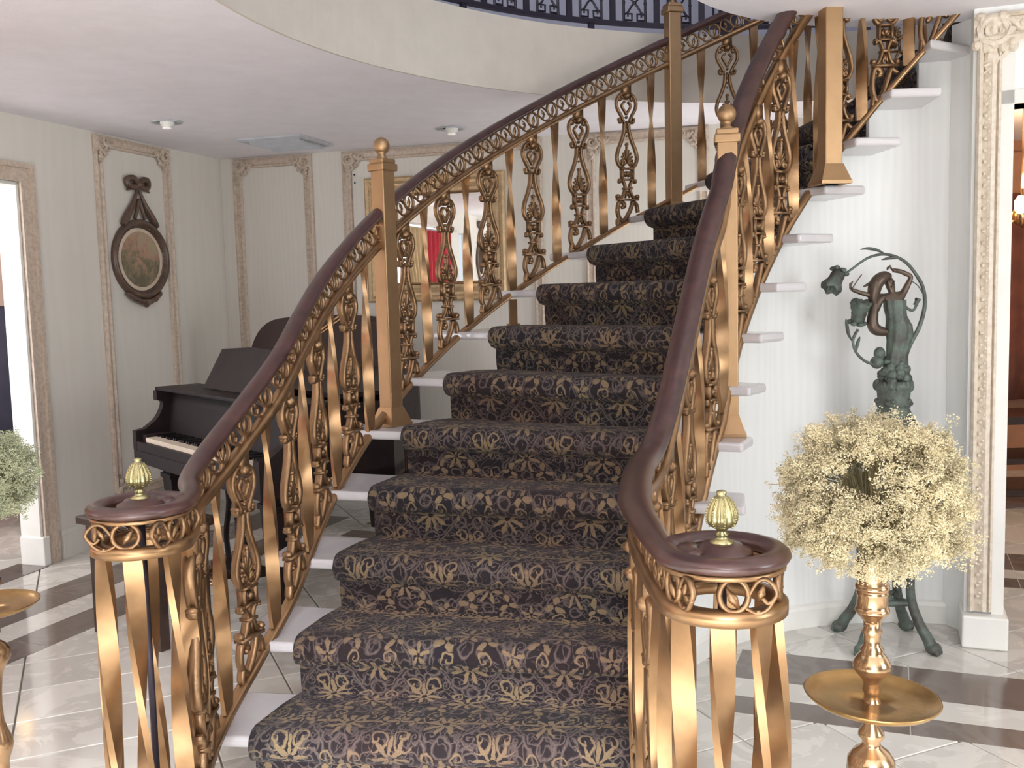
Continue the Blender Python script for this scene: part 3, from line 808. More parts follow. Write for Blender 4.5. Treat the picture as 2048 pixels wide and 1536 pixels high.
def fdrop(t):      # handrail top to middle bar, constant square to the slope
    m_ = t.z / max(hypot(t.x, t.y), 1e-6); return min(.156, (.104 + .02 * min(1, m_ / .4)) * sqrt(1 + m_ * m_))
def build_rail(name, loc, label, path, volute, vc, newels, pitch_fn, slope, sx, stop, first_item, vol_as):
    root = empty(name, loc, label, 'railing')
    full = volute[:-1] + path; L = arclen(full); LV = arclen(volute)[-1]
    end = len(full)
    def seg(prof, dz, mat, nm, sc=None):
        b = bmesh.new(); sweep(b, [p + V((0, 0, dz)) for p in full], prof, sc)
        return child_of(mesh_obj(nm, b, mat, None, True), root)
    seg(HRP, 0, M_RAIL, 'handrail', [.78 + (.55 if sx < .9 else .24) * max(0, min(1, (L[i] - LV + .1) / .6)) for i in range(end)])
    seg([(x * .8, z * .35) for x, z in BARP], -.032, M_BRASS, 'top_bar')
    b = bmesh.new(); sweep(b, [full[i] - V((0, 0, fdrop(full[min(i + 1, end - 1)] - full[max(i - 1, 0)]))) for i in range(end)], BARP, None); child_of(mesh_obj('middle_bar', b, M_BRASS, None, True), root)
    seg([(x, z * .8) for x, z in BARP], -.825, M_BRASS, 'bottom_bar')
    # frieze rings
    rm = ring_leaf_mesh(sx if sx > .7 else .8); s = .07; step = .118 * (1 if sx > .7 else .8)
    while s < L[-1] - .05:
        p, t = at_len(full, L, s)
        fd = fdrop(t); o = place(rm, 'frieze_ring', p, t, root, True, V((0, 0, -.028 - (fd - .034) / 2))); o.matrix_basis = o.matrix_basis @ Matrix.Diagonal((1, 1, .86 if fd < .115 else 1., 1)); s += step
    # balusters
    H = .825 - FR - .010
    cm_ = cast_mesh(H, slope, sx, name + '_cast'); tm = twist_mesh(H + .004, name + '_twist')
    def add(p, t, kind):
        fd = fdrop(t); o = place(tm if kind else cm_, 'twisted_baluster' if kind else 'cast_baluster', p, t, root, False, V((0, 0, -fd - .004)))
        o.matrix_basis = o.matrix_basis @ Matrix.Diagonal((1, 1, (.821 - fd - .010) / H, 1))
    for q, (p, t, kind) in enumerate(pitch_fn(full, L, LV)): add(p, t, kind)
    # balusters round the volute
    tv = twist_mesh(H + .004, name + '_vt', .042, .015, .55)
    for a in vol_as:
        p = V((vc[0] + RV * cos(rad(a)), vc[1] + RV * sin(rad(a)), ZV)); t = V((-sin(rad(a)), cos(rad(a)), 0))
        o = place(tv, 'twisted_baluster', p, t, root, False, V((0, 0, -.108))); o.matrix_basis = o.matrix_basis @ Matrix.Diagonal((1, 1, (.821 - .116) / H, 1))
    for base, Hn, fa in newels: newel(root, base, Hn, fa)
    # centre cap with pineapple finial and hanging rod, feet of the volute
    b = bmesh.new(); lathe(b, [(.046, ZV - .034), (.054, ZV - .03), (.056, ZV - .016), (.052, ZV - .008), (.040, ZV - .004), (.036, ZV + .002), (.02, ZV + .004)], 28, (vc[0], vc[1], 0))
    cap = child_of(mesh_obj('volute_cap', b, M_RAIL, None, True), root)
    b = bmesh.new(); sweep(b, arc_pts(vc, .062, volute_a0(volute, vc), volute_a0(volute, vc) + 60, 6, ZV - .002), [(x * .9, z * .8) for x, z in HRP])
    child_of(mesh_obj('volute_curl', b, M_RAIL, None, True), root)
    z = ZV + .002
    pf = [(.020, 0), (.022, .004), (.012, .009), (.009, .014), (.013, .018), (.008, .022), (.010, .026)]
    N = 14
    def er(f): return .0280 * max(.12, sin(pi * (f ** .70) * .86 + .24)) ** .62
    for i in range(N + 1): pf.append((er(i / N), .028 + .060 * i / N))
    pf += [(.007, .089), (.009, .092), (.009, .096), (.003, .098)]
    b = bmesh.new(); lathe(b, pf, 80, (vc[0], vc[1], z), 16, .055, (.034, .086))
    for k in range(0, 16, 2):
        for q in range(11):
            f = .08 + .84 * q / 10; a = 2 * pi * k / 16
            ball(b, (vc[0] + er(f) * 1.04 * cos(a), vc[1] + er(f) * 1.04 * sin(a), z + .028 + .060 * f), .0022, 6, 4)
    child_of(mesh_obj('pineapple_finial', b, M_POL2, None, True), root)
    b = bmesh.new(); lathe(b, [(.008, .28), (.0085, ZV - .04)], 10, (vc[0], vc[1], 0)); rod = child_of(mesh_obj('centre_rod', b, M_IRON, None, True), root)
    b = bmesh.new(); lathe(b, [(.007, .20), (.010, .205), (.010, .28), (.006, .285)], 10, (vc[0], vc[1], 0)); child_of(mesh_obj('rod_tip', b, M_POL, None, True), root)
    for a in (vol_as[0], vol_as[len(vol_as) // 2], vol_as[-1]):
        b = bmesh.new(); px_, py_ = vc[0] + RV * cos(rad(a)), vc[1] + RV * sin(rad(a))
        lathe(b, [(.03, .0012), (.03, .012), (.014, .02), (.014, .115)], 12, (px_, py_, 0)); child_of(mesh_obj('rail_foot', b, M_BRASS, None, True), root)
    return root
def volute_a0(vol, vc): return math.degrees(atan2(vol[0].y - vc[1], vol[0].x - vc[0]))
def items_left(full, L, LV):
    out = []
    def s_of_angle(a):
        best = min(range(len(full)), key=lambda i: (full[i] - pol(2.235, a, full[i].z)).length if full[i].y > 2.9 else 9); return L[best]
    for i in range(1, 25):          # above the first newel, alternating cast and twisted
        a = 26.4 + 3.66 * i
        if abs(a - 73.9) < 1.6 or a > 119: continue
        p = pol(2.235, a, .18 * kof(a) + .80); out.append((p, V((sin(rad(a)), cos(rad(a)), .51)), (i % 2 == 0)))
    s0 = None
    for i in range(len(full)):
        if (full[i] - pol(2.235, 26.0, full[i].z)).length < .05: s0 = L[i]
    for i in range(1, 14):
        s = s0 - .141 * i
        if s < LV + .03: break
        p, t = at_len(full, L, s); out.append((p, t, i % 2 == 1))
    return out
def items_right(full, L, LV):
    out = []
    for i in range(1, 7):
        a = 34 + (66 - 34) * i / 7; p = pol(.865, a, .18 * kof(a) + .80); out.append((p, V((sin(rad(a)), cos(rad(a)), 1.2)), i % 2 == 0))
    for i in range(1, 9):
        a = 64.3 + 6.0 * i; p = pol(.875, a, .18 * kof(a) + .80); out.append((p, V((sin(rad(a)), cos(rad(a)), 1.2)), i % 2 == 1))
    s0 = max(L[i] for i in range(len(full)) if (full[i] - pol(.855, 32, full[i].z)).length < .06)
    for i in range(1, 22):
        s = s0 - .105 * i
        if s < LV + .03: break
        p, t = at_len(full, L, s); out.append((p, t, i % 2 == 1))
    return out
def nz(k): return k * RISE
nwL = [(pol(2.225, 26.2, nz(5) + .001), 1.06, rad(-38)), (pol(2.235, 73.6, nz(10) + .001), 1.06, rad(17)), (pol(2.235, 119.5, nz(14) + .0), .95, 0)]
nwR = [(pol(.865, 32.6, nz(5) + .001), 1.06, rad(-10)), (pol(.775, 68.3, nz(10) + .001), 1.06, rad(8))]
M_RAILB = M_RAIL
railL = build_rail('stair_railing', (VL[0], VL[1], 0), 'long outer brass railing with mahogany handrail curving up the left side of the stairs', pathL, voluteL, VL, nwL, items_left, .52, 1.0, 120, 0, [-178, -130, -82, -30, 35, 105])
railR = build_rail('stair_railing', (VR[0], VR[1], 0), 'inner brass railing with mahogany handrail curling round on the right of the carpet', pathR, voluteR, VR, nwR, items_right, 1.15, .82, 120, 0, [175, 215, 258, 300, 340, 25, 75, 130])
# the support bar that drops to the seventh tread
b = bmesh.new(); p = pol(2.235, 26.4 + 3.66 * 6); box(b, (0, 0, (nz(7) + 1.40) / 2), (.04, .012, 1.40 - nz(7) - .004), Matrix.Translation((p.x, p.y, 0)) @ Matrix.Rotation(.5, 4, 'Z'))
box(b, (0, 0, nz(7) + .012), (.05, .04, .02), Matrix.Translation((p.x, p.y, 0)) @ Matrix.Rotation(.5, 4, 'Z'))
child_of(mesh_obj('support_bar', b, M_BRASS, None), railL)

# ------------------------------------------------------------------ upstairs balcony railing
bal = empty('balcony_railing', pol(2.62, 60, 2.78), 'dark iron balcony railing with squared scroll panels above the fascia', 'railing')
ZB = 2.872; RB = 2.62
b = bmesh.new(); sweep(b, [pol(RB, a, ZB) for a in range(-40, 122, 2)], [(-.016, -.011), (.016, -.011), (.016, .011), (-.016, .011)]); child_of(mesh_obj('bottom_bar', b, M_IRON, None), bal)
b = bmesh.new(); sweep(b, [pol(RB, a, ZB + .86) for a in range(-40, 122, 2)], HRP); child_of(mesh_obj('handrail', b, M_RAIL, None), bal)
b = bmesh.new(); W_ = .064
def IS(pts, r=.0062): tube(b, [(x, 0, z) for x, z in pts], r, 6, .9, (0, 1, 0))
for z0 in (.014, .224, .434, .644):
    IS([(-W_, z0), (-W_, z0 + .20)], .0075); IS([(W_, z0), (W_, z0 + .20)], .0075)
    for s in (-1, 1):
        for zz, q in ((z0 + .008, 1), (z0 + .192, -1)):
            IS([(s * W_, zz), (s * .016, zz), (s * .016, zz + q * .034), (s * .040, zz + q * .034), (s * .040, zz + q * .018)], .0062)
        IS([(q.x, q.y) for q in crom([(s * -W_, z0 + .165, 0), (s * -.040, z0 + .150, 0), (s * -.018, z0 + .118, 0), (0, z0 + .10, 0), (s * .018, z0 + .082, 0), (s * .040, z0 + .050, 0), (s * W_, z0 + .035, 0)], 4)])
        ball(b, (s * W_, 0, z0 + .10), .010, 8, 6)
    ball(b, (0, 0, z0 + .10), .012, 8, 6)
bp = bpy.data.meshes.new('scroll_panel'); bmesh.ops.recalc_face_normals(b, faces=b.faces); b.to_mesh(bp); b.free(); bp.materials.append(M_IRON)
b = bmesh.new(); box(b, (0, 0, .43), (.030, .018, .86)); bq = bpy.data.meshes.new('iron_baluster'); bmesh.ops.recalc_face_normals(b, faces=b.faces); b.to_mesh(bq); b.free(); bq.materials.append(M_IRON)
b = bmesh.new(); box(b, (0, 0, -.052), (.03, .022, .09)); bf = bpy.data.meshes.new('foot_post'); bmesh.ops.recalc_face_normals(b, faces=b.faces); b.to_mesh(bf); b.free(); bf.materials.append(M_IRON)
for i in range(-14, 8):
    a = 67.0 + 5.75 * i
    if a < -38: continue
    t = V((sin(rad(a)), cos(rad(a)), 0)); place(bp, 'scroll_panel', pol(RB, a, ZB), t, bal)
    a2 = a + 2.87; t2 = V((sin(rad(a2)), cos(rad(a2)), 0)); place(bq, 'iron_baluster', pol(RB, a2, ZB), t2, bal)
    if i % 3 == 0: place(bf, 'foot_post', pol(RB, a, ZB), t, bal)
b = bmesh.new(); box(b, (0, 0, .43), (.075, .075, 1.0)); box(b, (0, 0, .95), (.1, .1, .04))
me_ = bpy.data.meshes.new('balcony_newel'); bmesh.ops.recalc_face_normals(b, faces=b.faces); b.to_mesh(me_); b.free(); me_.materials.append(M_IRON)
place(me_, 'balcony_newel', pol(RB, 84.6, ZB), V((1, .2, 0)), bal)

# ------------------------------------------------------------------ mirror on the back wall
mir = empty('wall_mirror', WB(.79, 1.80, .02), 'rectangular mirror in a wide gilt frame hanging behind the stair railing', 'mirror')
b = bmesh.new()
MP = [(0, 0), (0, .035), (.012, .045), (.03, .038), (.045, .022), (.06, .020), (.095, .030), (.112, .026), (.12, .012), (.12, 0)]
frame_loop(b, WB, .29, 1.29, 1.385, 2.235, MP, 1.)
beads(b, WB, .325, 1.42, 1.255, 1.42, 60, .006); beads(b, WB, .325, 2.2, 1.255, 2.2, 60, .006)
for i in range(56):
    for s_ in (.325, 1.255): ball(b, WB(s_, 1.42 + .014 * i, .036), .006, 6, 4)
M_FRM = simple('gilt and cream frame', (196, 168, 128), .4, .35, .2, 30, .5, 120)
child_of(mesh_obj('frame', b, M_FRM, None), mir)
b = bmesh.new(); frame_loop(b, WB, .41, 1.17, 1.505, 2.115, [(-.012, 0), (-.012, .022), (.0, .026), (.012, .014), (.012, .0)]); child_of(mesh_obj('gilt_slip', b, M_POL, None), mir)
b = bmesh.new(); wall_piece(b, lambda s, z, o=0: WB(s, z, o + .010), .40, 1.18, 1.495, 2.125, .008); child_of(mesh_obj('glass', b, M_MIRROR, None), mir)
b = bmesh.new(); ball(b, WB(.205, 2.27, .004), .006, 8, 6); ball(b, WB(.207, 2.215, .004), .006, 8, 6); child_of(mesh_obj('wall_hook', b, M_IRON, None), mir)

# ------------------------------------------------------------------ oval picture with bow on the left wall
def oval_picture(W, s0, zc, hw, hh, label, fmat, group=None, bright=False):
    root = empty('oval_picture', W(s0, zc, 0), label, 'picture', group)
    P = lambda a, r1, r2, o: W(s0 + r1 * cos(a), zc + r2 * sin(a), o)
    prof = [(0, .002), (0, .022), (.012, .034), (.03, .030), (.038, .018), (.05, .016), (.054, .006)]
    b = bmesh.new(); rings = []
    for w_, h in prof: rings.append([b.verts.new(P(2 * pi * i / 48, hw - w_, hh - w_, h)) for i in range(48)])
    for A, B in zip(rings, rings[1:]):
        for i in range(48): b.faces.new((A[i], A[(i + 1) % 48], B[(i + 1) % 48], B[i]))
    for i in range(48):
        ball(b, P(2 * pi * i / 48, hw - .044, hh - .044, .018), .005, 6, 4)
    fr = child_of(mesh_obj('oval_frame', b, fmat, None, True), root)
    b = bmesh.new()
    n = 48; r0 = [b.verts.new(P(2 * pi * i / n, hw - .05, hh - .05, .006)) for i in range(n)]; r1 = [b.verts.new(P(2 * pi * i / n, hw - .085, hh - .075, .010)) for i in range(n)]
    for i in range(n): b.faces.new((r0[i], r0[(i + 1) % n], r1[(i + 1) % n], r1[i]))
    child_of(mesh_obj('mat_ring', b, simple('aged paper mount', (214, 196, 174), .7), None), root)
    b = bmesh.new(); b.faces.new([b.verts.new(P(2 * pi * i / n, hw - .083, hh - .073, .009)) for i in range(n)])
    pr = mesh_obj('print', b, M_MIRROR if bright else M_PRINT, None)
    # recentre so the object coordinates of the print are local
    c = W(s0, zc, 0)
    for v in pr.data.vertices: v.co -= c
    pr.location = c; child_of(pr, root)
    # crest, ribbon triangle and bow
    b = bmesh.new()
    zt = zc + hh
    for sg in (-1, 1):
        tube(b, crom([W(s0 + sg * hw * .60, zt - hh * .16, .02), W(s0 + sg * hw * .44, zt + hh * .06, .02), W(s0 + sg * hw * .22, zt + hh * .36, .02), W(s0 + sg * .004, zt + hh * .78, .02)], 6), [.020, .022, .024, .025, .025, .025, .025, .024, .023, .022, .021, .020, .018, .016, .014, .012, .011, .010, .009][:19], 6)
        tube(b, crom([W(s0 + sg * hw * .18, zt + .002, .02), W(s0 + sg * hw * .10, zt + hh * .2, .022), W(s0, zt + hh * .5, .02)], 5), .013, 6)
        tube(b, crom([W(s0, zt + hh * .86, .02), W(s0 + sg * .05, zt + hh * 1.0, .03), W(s0 + sg * .10, zt + hh * .96, .02), W(s0 + sg * .085, zt + hh * .80, .02), W(s0, zt + hh * .82, .02)], 5), .020, 6)
        tube(b, crom([W(s0, zt + hh * .82, .02), W(s0 + sg * .05, zt + hh * .76, .02), W(s0 + sg * .11, zt + hh * .70, .02)], 4), [.012, .012, .012, .012, .011, .010, .009, .008, .006], 6)
    ball(b, W(s0, zt + hh * .85, .03), .026, 8, 6)
    child_of(mesh_obj('ribbon_bow', b, fmat, None, True), root)
    b = bmesh.new()
    for sg in (-1, 1):
        tube(b, crom([W(s0 + sg * hw * .62, zc - hh * .84, .02), W(s0 + sg * hw * .40, zc - hh * .98, .03), W(s0 + sg * hw * .18, zc - hh * 1.06, .03), W(s0, zc - hh * 1.08, .03)], 5), [.010, .014, .018, .016, .014, .018, .02, .018, .016, .018, .02, .02, .02, .022, .024, .024], 6)
    ball(b, W(s0, zc - hh * 1.13, .03), .022, 8, 6)
    child_of(mesh_obj('base_crest', b, fmat, None, True), root)
    return root
M_OVF = wood('carved walnut oval frame', (70, 54, 46), (106, 82, 66), .35)
oval_picture(WL, 1.065, 1.700, .275, .250, 'oval garden print in a carved brown frame with ribbon bow on the left wall', M_OVF)
# same kind of frame further along, it shows in the mirror
oval_picture(WL, -4.05, 1.86, .20, .25, 'oval mirror with ribbon bow seen only as a reflection', M_OVF, None, True)

# ------------------------------------------------------------------ ceiling fittings
def recess_light(x, y, lab):
    root = empty('recessed_light', (x, y, CEIL), lab, 'ceiling light')
    b = bmesh.new(); lathe(b, [(.088, -.001), (.088, -.006), (.078, -.009), (.05, -.004), (.045, -.001)], 28, (x, y, CEIL)); child_of(mesh_obj('trim_ring', b, M_GRILL, None, True), root)
    b = bmesh.new(); ball(b, (x + .01, y - .02, CEIL - .008), .040, 16, 10, (1, 1, .8)); child_of(mesh_obj('eyeball', b, M_WHITE, None, True), root)
    b = bmesh.new(); lathe(b, [(.024, -.044), (.024, -.038), (.01, -.036)], 16, (x + .008, y - .026, CEIL)); child_of(mesh_obj('bulb', b, M_BULB, None, True), root)
recess_light(-1.909, 5.62, 'small white eyeball ceiling light nearest the oval picture')
recess_light(-.336, 6.08, 'small white eyeball ceiling light over the gilt mirror')
va, vb, vd = V((-1.70, 6.27, CEIL)), V((-1.265, 6.14, CEIL)), V((-1.56, 6.74, CEIL))
vent = empty('ceiling_vent', (va + (vb - va) * .5 + (vd - va) * .5), 'square louvred air vent in the ceiling near the far corner', 'vent')
e1, e2 = (vb - va).normalized(), (vd - va).normalized(); S_ = .45
def vp(u, v, z): p = va + e1 * (u * S_) + e2 * (v * S_); p.z = CEIL - z; return p
b = bmesh.new()
rr = []
for w_, h in ((0, .001), (0, .012), (.04, .020), (.09, .012), (.10, .002)):
    rr.append([b.verts.new(vp(u, v, h)) for u, v in ((w_, w_), (1 - w_, w_), (1 - w_, 1 - w_), (w_, 1 - w_))])
for A, B in zip(rr, rr[1:]):
    for i in range(4): b.faces.new((A[i], A[(i + 1) % 4], B[(i + 1) % 4], B[i]))
child_of(mesh_obj('vent_frame', b, M_GRILL, None), vent)
b = bmesh.new(); b.faces.new([b.verts.new(vp(u, v, .002)) for u, v in ((.09, .09), (.91, .09), (.91, .91), (.09, .91))]); child_of(mesh_obj('duct', b, M_DGRILL, None), vent)
for i in range(7):
    v = .15 + i * .115; b = bmesh.new()
    q = [vp(.1, v, .004), vp(.9, v, .004), vp(.9, v + .075, .030), vp(.1, v + .075, .030)]
    vs = [b.verts.new(p) for p in q] + [b.verts.new(p - V((0, 0, .003))) for p in q]
    for f in ((0, 1, 2, 3), (7, 6, 5, 4), (0, 4, 5, 1), (1, 5, 6, 2), (2, 6, 7, 3), (3, 7, 4, 0)): b.faces.new([vs[k] for k in f])
    child_of(mesh_obj('slat', b, M_GRILL, None), vent)

# ------------------------------------------------------------------ grand piano
E1, E2 = V((.648, -.762, 0)), V((.762, .648, 0)); P0 = V((-1.99, 5.06, 0))
def PP(u, v, z): p = P0 + E1 * u + E2 * v; p.z = z; return p
piano = empty('grand_piano', PP(.7, .6, 0), 'dark lacquered baby grand piano with raised lid behind the lower railing', 'piano')
def pprism(b, pts, z0, z1):
    lo = [b.verts.new(PP(u, v, z0)) for u, v in pts]; hi = [b.verts.new(PP(u, v, z1)) for u, v in pts]; n = len(pts)
    b.faces.new(lo[::-1]); b.faces.new(hi)
    for i in range(n): b.faces.new((lo[i], lo[(i + 1) % n], hi[(i + 1) % n], hi[i]))
def pbox(b, u0, u1, v0, v1, z0, z1): pprism(b, [(u0, v0), (u1, v0), (u1, v1), (u0, v1)], z0, z1)
KW = 1.46
outl = [(0, .30)] + [(0, .9), (0, 1.25)] + [(q.x, q.y) for q in crom([(.02, 1.35, 0), (.12, 1.46, 0), (.32, 1.50, 0), (.56, 1.44, 0), (.72, 1.26, 0), (.86, 1.06, 0), (1.08, .92, 0), (1.30, .82, 0), (KW, .66, 0)], 5)] + [(KW, .30)]
b = bmesh.new(); pprism(b, outl, .62, .66); child_of(mesh_obj('bottom_board', b, M_PIANO, None), piano)
b = bmesh.new(); cx_, cy_ = .6, .75
inn = [(u + (cx_ - u) * .035, v + (cy_ - v) * .04) for u, v in outl]
lo, hi, hi2, lo2 = ([b.verts.new(PP(u, v, z)) for u, v in pts] for pts, z in ((outl, .62), (outl, .965), (inn, .965), (inn, .66)))
n = len(outl)
for A, B in ((lo, hi), (hi, hi2), (hi2, lo2)):
    for i in range(n): b.faces.new((A[i], A[(i + 1) % n], B[(i + 1) % n], B[i]))
child_of(mesh_obj('rim', b, M_PIANO, None), piano)
b = bmesh.new(); pprism(b, inn, .86, .875); child_of(mesh_obj('soundboard', b, simple('iron plate gold brown', (92, 70, 48), .5, .3), None), piano)
b = bmesh.new(); pbox(b, 0, KW, 0, .36, .60, .665); bevel_all(b, .004); child_of(mesh_obj('keybed', b, M_PIANO, None), piano)
b = bmesh.new(); pbox(b, .05, KW - .05, .0, .03, .665, .712); bevel_all(b, .004); child_of(mesh_obj('key_slip', b, M_PIANO, None), piano)
def cheek(u0, u1):
    b = bmesh.new()
    side = [(0, .665), (0, .765), (.05, .772)] + [(q.x, q.y) for q in crom([(.07, .785, 0), (.115, .82, 0), (.145, .87, 0), (.150, .905, 0), (.12, .915, 0)], 4)] + [(.12, .965), (.38, .965), (.38, .665)]
    A = [b.verts.new(PP(u0, v, z)) for v, z in side]; B = [b.verts.new(PP(u1, v, z)) for v, z in side]; n = len(side)
    b.faces.new(A); b.faces.new(B[::-1])
    for i in range(n): b.faces.new((A[i], A[(i + 1) % n], B[(i + 1) % n], B[i]))
    child_of(mesh_obj('arm', b, M_PIANO, None), piano)
cheek(0, .05); cheek(KW - .05, KW)
b = bmesh.new(); nk = 52; kw = (KW - .24) / nk
for side_ in (.05, KW - .12): pbox(b, side_, side_ + .07, .03, .17, .665, .745)
child_of(mesh_obj('key_block', b, M_PIANO, None), piano)
b = bmesh.new()
for i in range(nk): pbox(b, .12 + i * kw + .0005, .12 + (i + 1) * kw - .0005, .025, .175, .69, .735)
o = child_of(mesh_obj('white_keys', b, M_IVORY, None), piano); o['kind'] = 'stuff'
b = bmesh.new()
for i in range(nk - 1):
    if i % 7 in (1, 4): continue
    pbox(b, .12 + (i + 1) * kw - .006, .12 + (i + 1) * kw + .006, .078, .175, .735, .747)
o = child_of(mesh_obj('black_keys', b, M_BLACK, None), piano); o['kind'] = 'stuff'
b = bmesh.new()
vs = [b.verts.new(PP(u, v, z)) for u in (.05, KW - .05) for v, z in ((.175, .74), (.195, .90), (.215, .965), (.235, .965), (.235, .74))]
b.faces.new(vs[:5]); b.faces.new(vs[5:][::-1])
for i in range(5): b.faces.new((vs[i], vs[(i + 1) % 5], vs[5 + (i + 1) % 5], vs[5 + i]))
child_of(mesh_obj('fallboard', b, M_PIANO, None), piano)
b = bmesh.new(); pbox(b, .0, KW, .13, .37, .965, 0.983); bevel_all(b, .004); child_of(mesh_obj('folded_lid_flap', b, M_PIANO, None), piano)
b = bmesh.new()
vs = [b.verts.new(PP(u, v, z)) for u, v, z in ((.32, .26, .985), (1.10, .26, .985), (1.07, .36, 1.18), (.66, .365, 1.195), (.35, .36, 1.18), (.32, .275, .985), (1.10, .275, .985), (1.07, .375, 1.18), (.66, .38, 1.195), (.35, .375, 1.18))]
b.faces.new(vs[:5]); b.faces.new(vs[5:][::-1])
for i in range(5): b.faces.new((vs[i], vs[(i + 1) % 5], vs[5 + (i + 1) % 5], vs[5 + i]))
child_of(mesh_obj('music_desk', b, M_PIANO, None), piano)
# raised lid, hinged along the straight bass side
LA = rad(.0)
def PLd(u, v, dz): return PP(u * cos(LA) - dz * sin(LA), v, .984 + u * sin(LA) + dz * cos(LA))
lo_ = [(0, .42), (.7, .42), (1.40, .42)] + outl[-3:1:-1][:0] + [(1.40, .80)] + [(u_, v_) for u_, v_ in reversed(outl[2:-2]) if u_ < 1.36] 
lo_ = lo_[:-1] + [(0, 1.25)]
b = bmesh.new(); A = [b.verts.new(PLd(u, v, 0)) for u, v in lo_]; B = [b.verts.new(PLd(u, v, .02)) for u, v in lo_]; n = len(lo_)
b.faces.new(A); b.faces.new(B[::-1])
for i in range(n): b.faces.new((A[i], A[(i + 1) % n], B[(i + 1) % n], B[i]))
child_of(mesh_obj('lid', b, M_PIANO, None), piano)
b = bmesh.new(); tube(b, [PP(.22, .62, 1.006), PP(.62, .95, 1.36)], .007, 8); tube(b, [PP(.25, .62, 1.006), PP(.65, .95, 1.35)], .006, 8); child_of(mesh_obj('lid_prop', b, M_POL, None), piano)
def pleg(u, v):
    b = bmesh.new(); c = PP(u, v, 0)
    M = Matrix.Translation(c) @ Matrix.Rotation(atan2(E1.y, E1.x), 4, 'Z')
    for z0, a, z1, c2 in ((.095, .036, .52, .058), (.52, .066, .545, .066), (.545, .056, .61, .060)):
        q = [b.verts.new(M @ V((x * s_, y * s_, z))) for z, s_ in ((z0, a), (z1, c2)) for x, y in ((-1, -1), (1, -1), (1, 1), (-1, 1))]
        for f in ((0, 3, 2, 1), (4, 5, 6, 7), (0, 1, 5, 4), (1, 2, 6, 5), (2, 3, 7, 6), (3, 0, 4, 7)): b.faces.new([q[i] for i in f])
    leg = child_of(mesh_obj('leg', b, M_PIANO, None), piano)
    b = bmesh.new(); lathe(b, [(.012, .045), (.026, .05), (.030, .08), (.022, .097)], 12, c)
    Wm = M @ Matrix.Translation((.012, 0, .0265)) @ Matrix.Rotation(pi / 2, 4, 'X')
    bmesh.ops.create_cone(b, cap_ends=True, segments=16, radius1=.025, radius2=.025, depth=.022, matrix=Wm)
    cst = mesh_obj('caster', b, M_POL, None, True); cst.parent = leg; cst.matrix_parent_inverse = piano.matrix_basis.inverted(); cst.matrix_parent_inverse = (piano.matrix_basis @ leg.matrix_parent_inverse).inverted()
pleg(.17, .16); pleg(KW - .17, .16); pleg(.38, 1.25)
b = bmesh.new()
for u in (.62, .80): tube(b, crom([PP(u, .22, .61), PP(u + (.03 if u < .7 else -.03), .22, .45), PP(u - (.02 if u < .7 else -.02), .22, .28), PP(u, .22, .14)], 4), .014, 8)
pbox(b, .56, .86, .15, .30, .10, .145); pbox(b, .60, .82, .18, .27, .56, .61)
lyr = child_of(mesh_obj('pedal_lyre', b, M_PIANO, None), piano)
for u in (.635, .71, .785):
    b = bmesh.new(); tube(b, [PP(u, .16, .118), PP(u, .06, .112), PP(u, .03, .10)], [.008, .014, .010], 8, 1.6)
    q = mesh_obj('pedal', b, M_POL, None, True); q.parent = lyr; q.matrix_parent_inverse = (piano.matrix_basis @ lyr.matrix_parent_inverse).inverted()
# settee behind the piano
SM = Matrix.Translation((-1.22, 6.42, 0)) @ Matrix.Rotation(-.283, 4, 'Z')
sett = empty('settee', (-1.22, 6.42, 0), 'dark brown round backed settee standing behind the piano', 'settee')
b = bmesh.new(); pr_ = [(-.57, .28)] + [(q.x, q.y) for q in crom([(-.57, .9, 0), (-.54, 1.12, 0), (-.42, 1.27, 0), (-.2, 1.31, 0), (.2, 1.31, 0), (.42, 1.27, 0), (.54, 1.12, 0), (.57, .9, 0)], 4)] + [(.57, .28)]
A = [b.verts.new(SM @ V((x, -.03, z))) for x, z in pr_]; B = [b.verts.new(SM @ V((x, .09, z))) for x, z in pr_]; n = len(pr_)
b.faces.new(A); b.faces.new(B[::-1])
for i in range(n): b.faces.new((A[i], A[(i + 1) % n], B[(i + 1) % n], B[i]))
bmesh.ops.recalc_face_normals(b, faces=b.faces); bmesh.ops.bevel(b, geom=[e for e in b.edges if abs((e.verts[0].co - e.verts[1].co).dot(SM.to_3x3() @ V((0, 1, 0)))) < .01], offset=.02, segments=2, affect='EDGES')
M_SET = simple('dark brown upholstery', (62, 44, 38), .7)
child_of(mesh_obj('backrest', b, M_SET, None), sett)
b = bmesh.new(); box(b, (0, -.20, .36), (1.10, .36, .16), SM); bevel_all(b, .03, 3); child_of(mesh_obj('seat', b, M_SET, None), sett)
for sx_ in (-1, 1):
    for sy_ in (-.33, .03): b = bmesh.new(); box(b, (sx_ * .5, sy_, .141), (.05, .05, .28), SM); child_of(mesh_obj('leg', b, M_BENCH, None), sett)
# bench
BC = PP(.98, -.30, 0); BM = Matrix.Translation(BC) @ Matrix.Rotation(atan2(E1.y, E1.x) + .25, 4, 'Z')
bench = empty('piano_bench', BC, 'dark wooden piano bench with flat top behind the left volute', 'bench')
b = bmesh.new(); box(b, (0, 0, .50), (.56, .32, .035), BM); bevel_all(b, .006); child_of(mesh_obj('seat', b, M_BENCH, None), bench)
b = bmesh.new(); box(b, (0, 0, .443), (.49, .27, .075), BM); child_of(mesh_obj('seat_box', b, M_BENCH, None), bench)
for sx in (-1, 1):
    for sy in (-1, 1):
        b = bmesh.new(); box(b, (sx * .215, sy * .105, .203), (.045, .045, .405), BM); child_of(mesh_obj('leg', b, M_BENCH, None), bench)

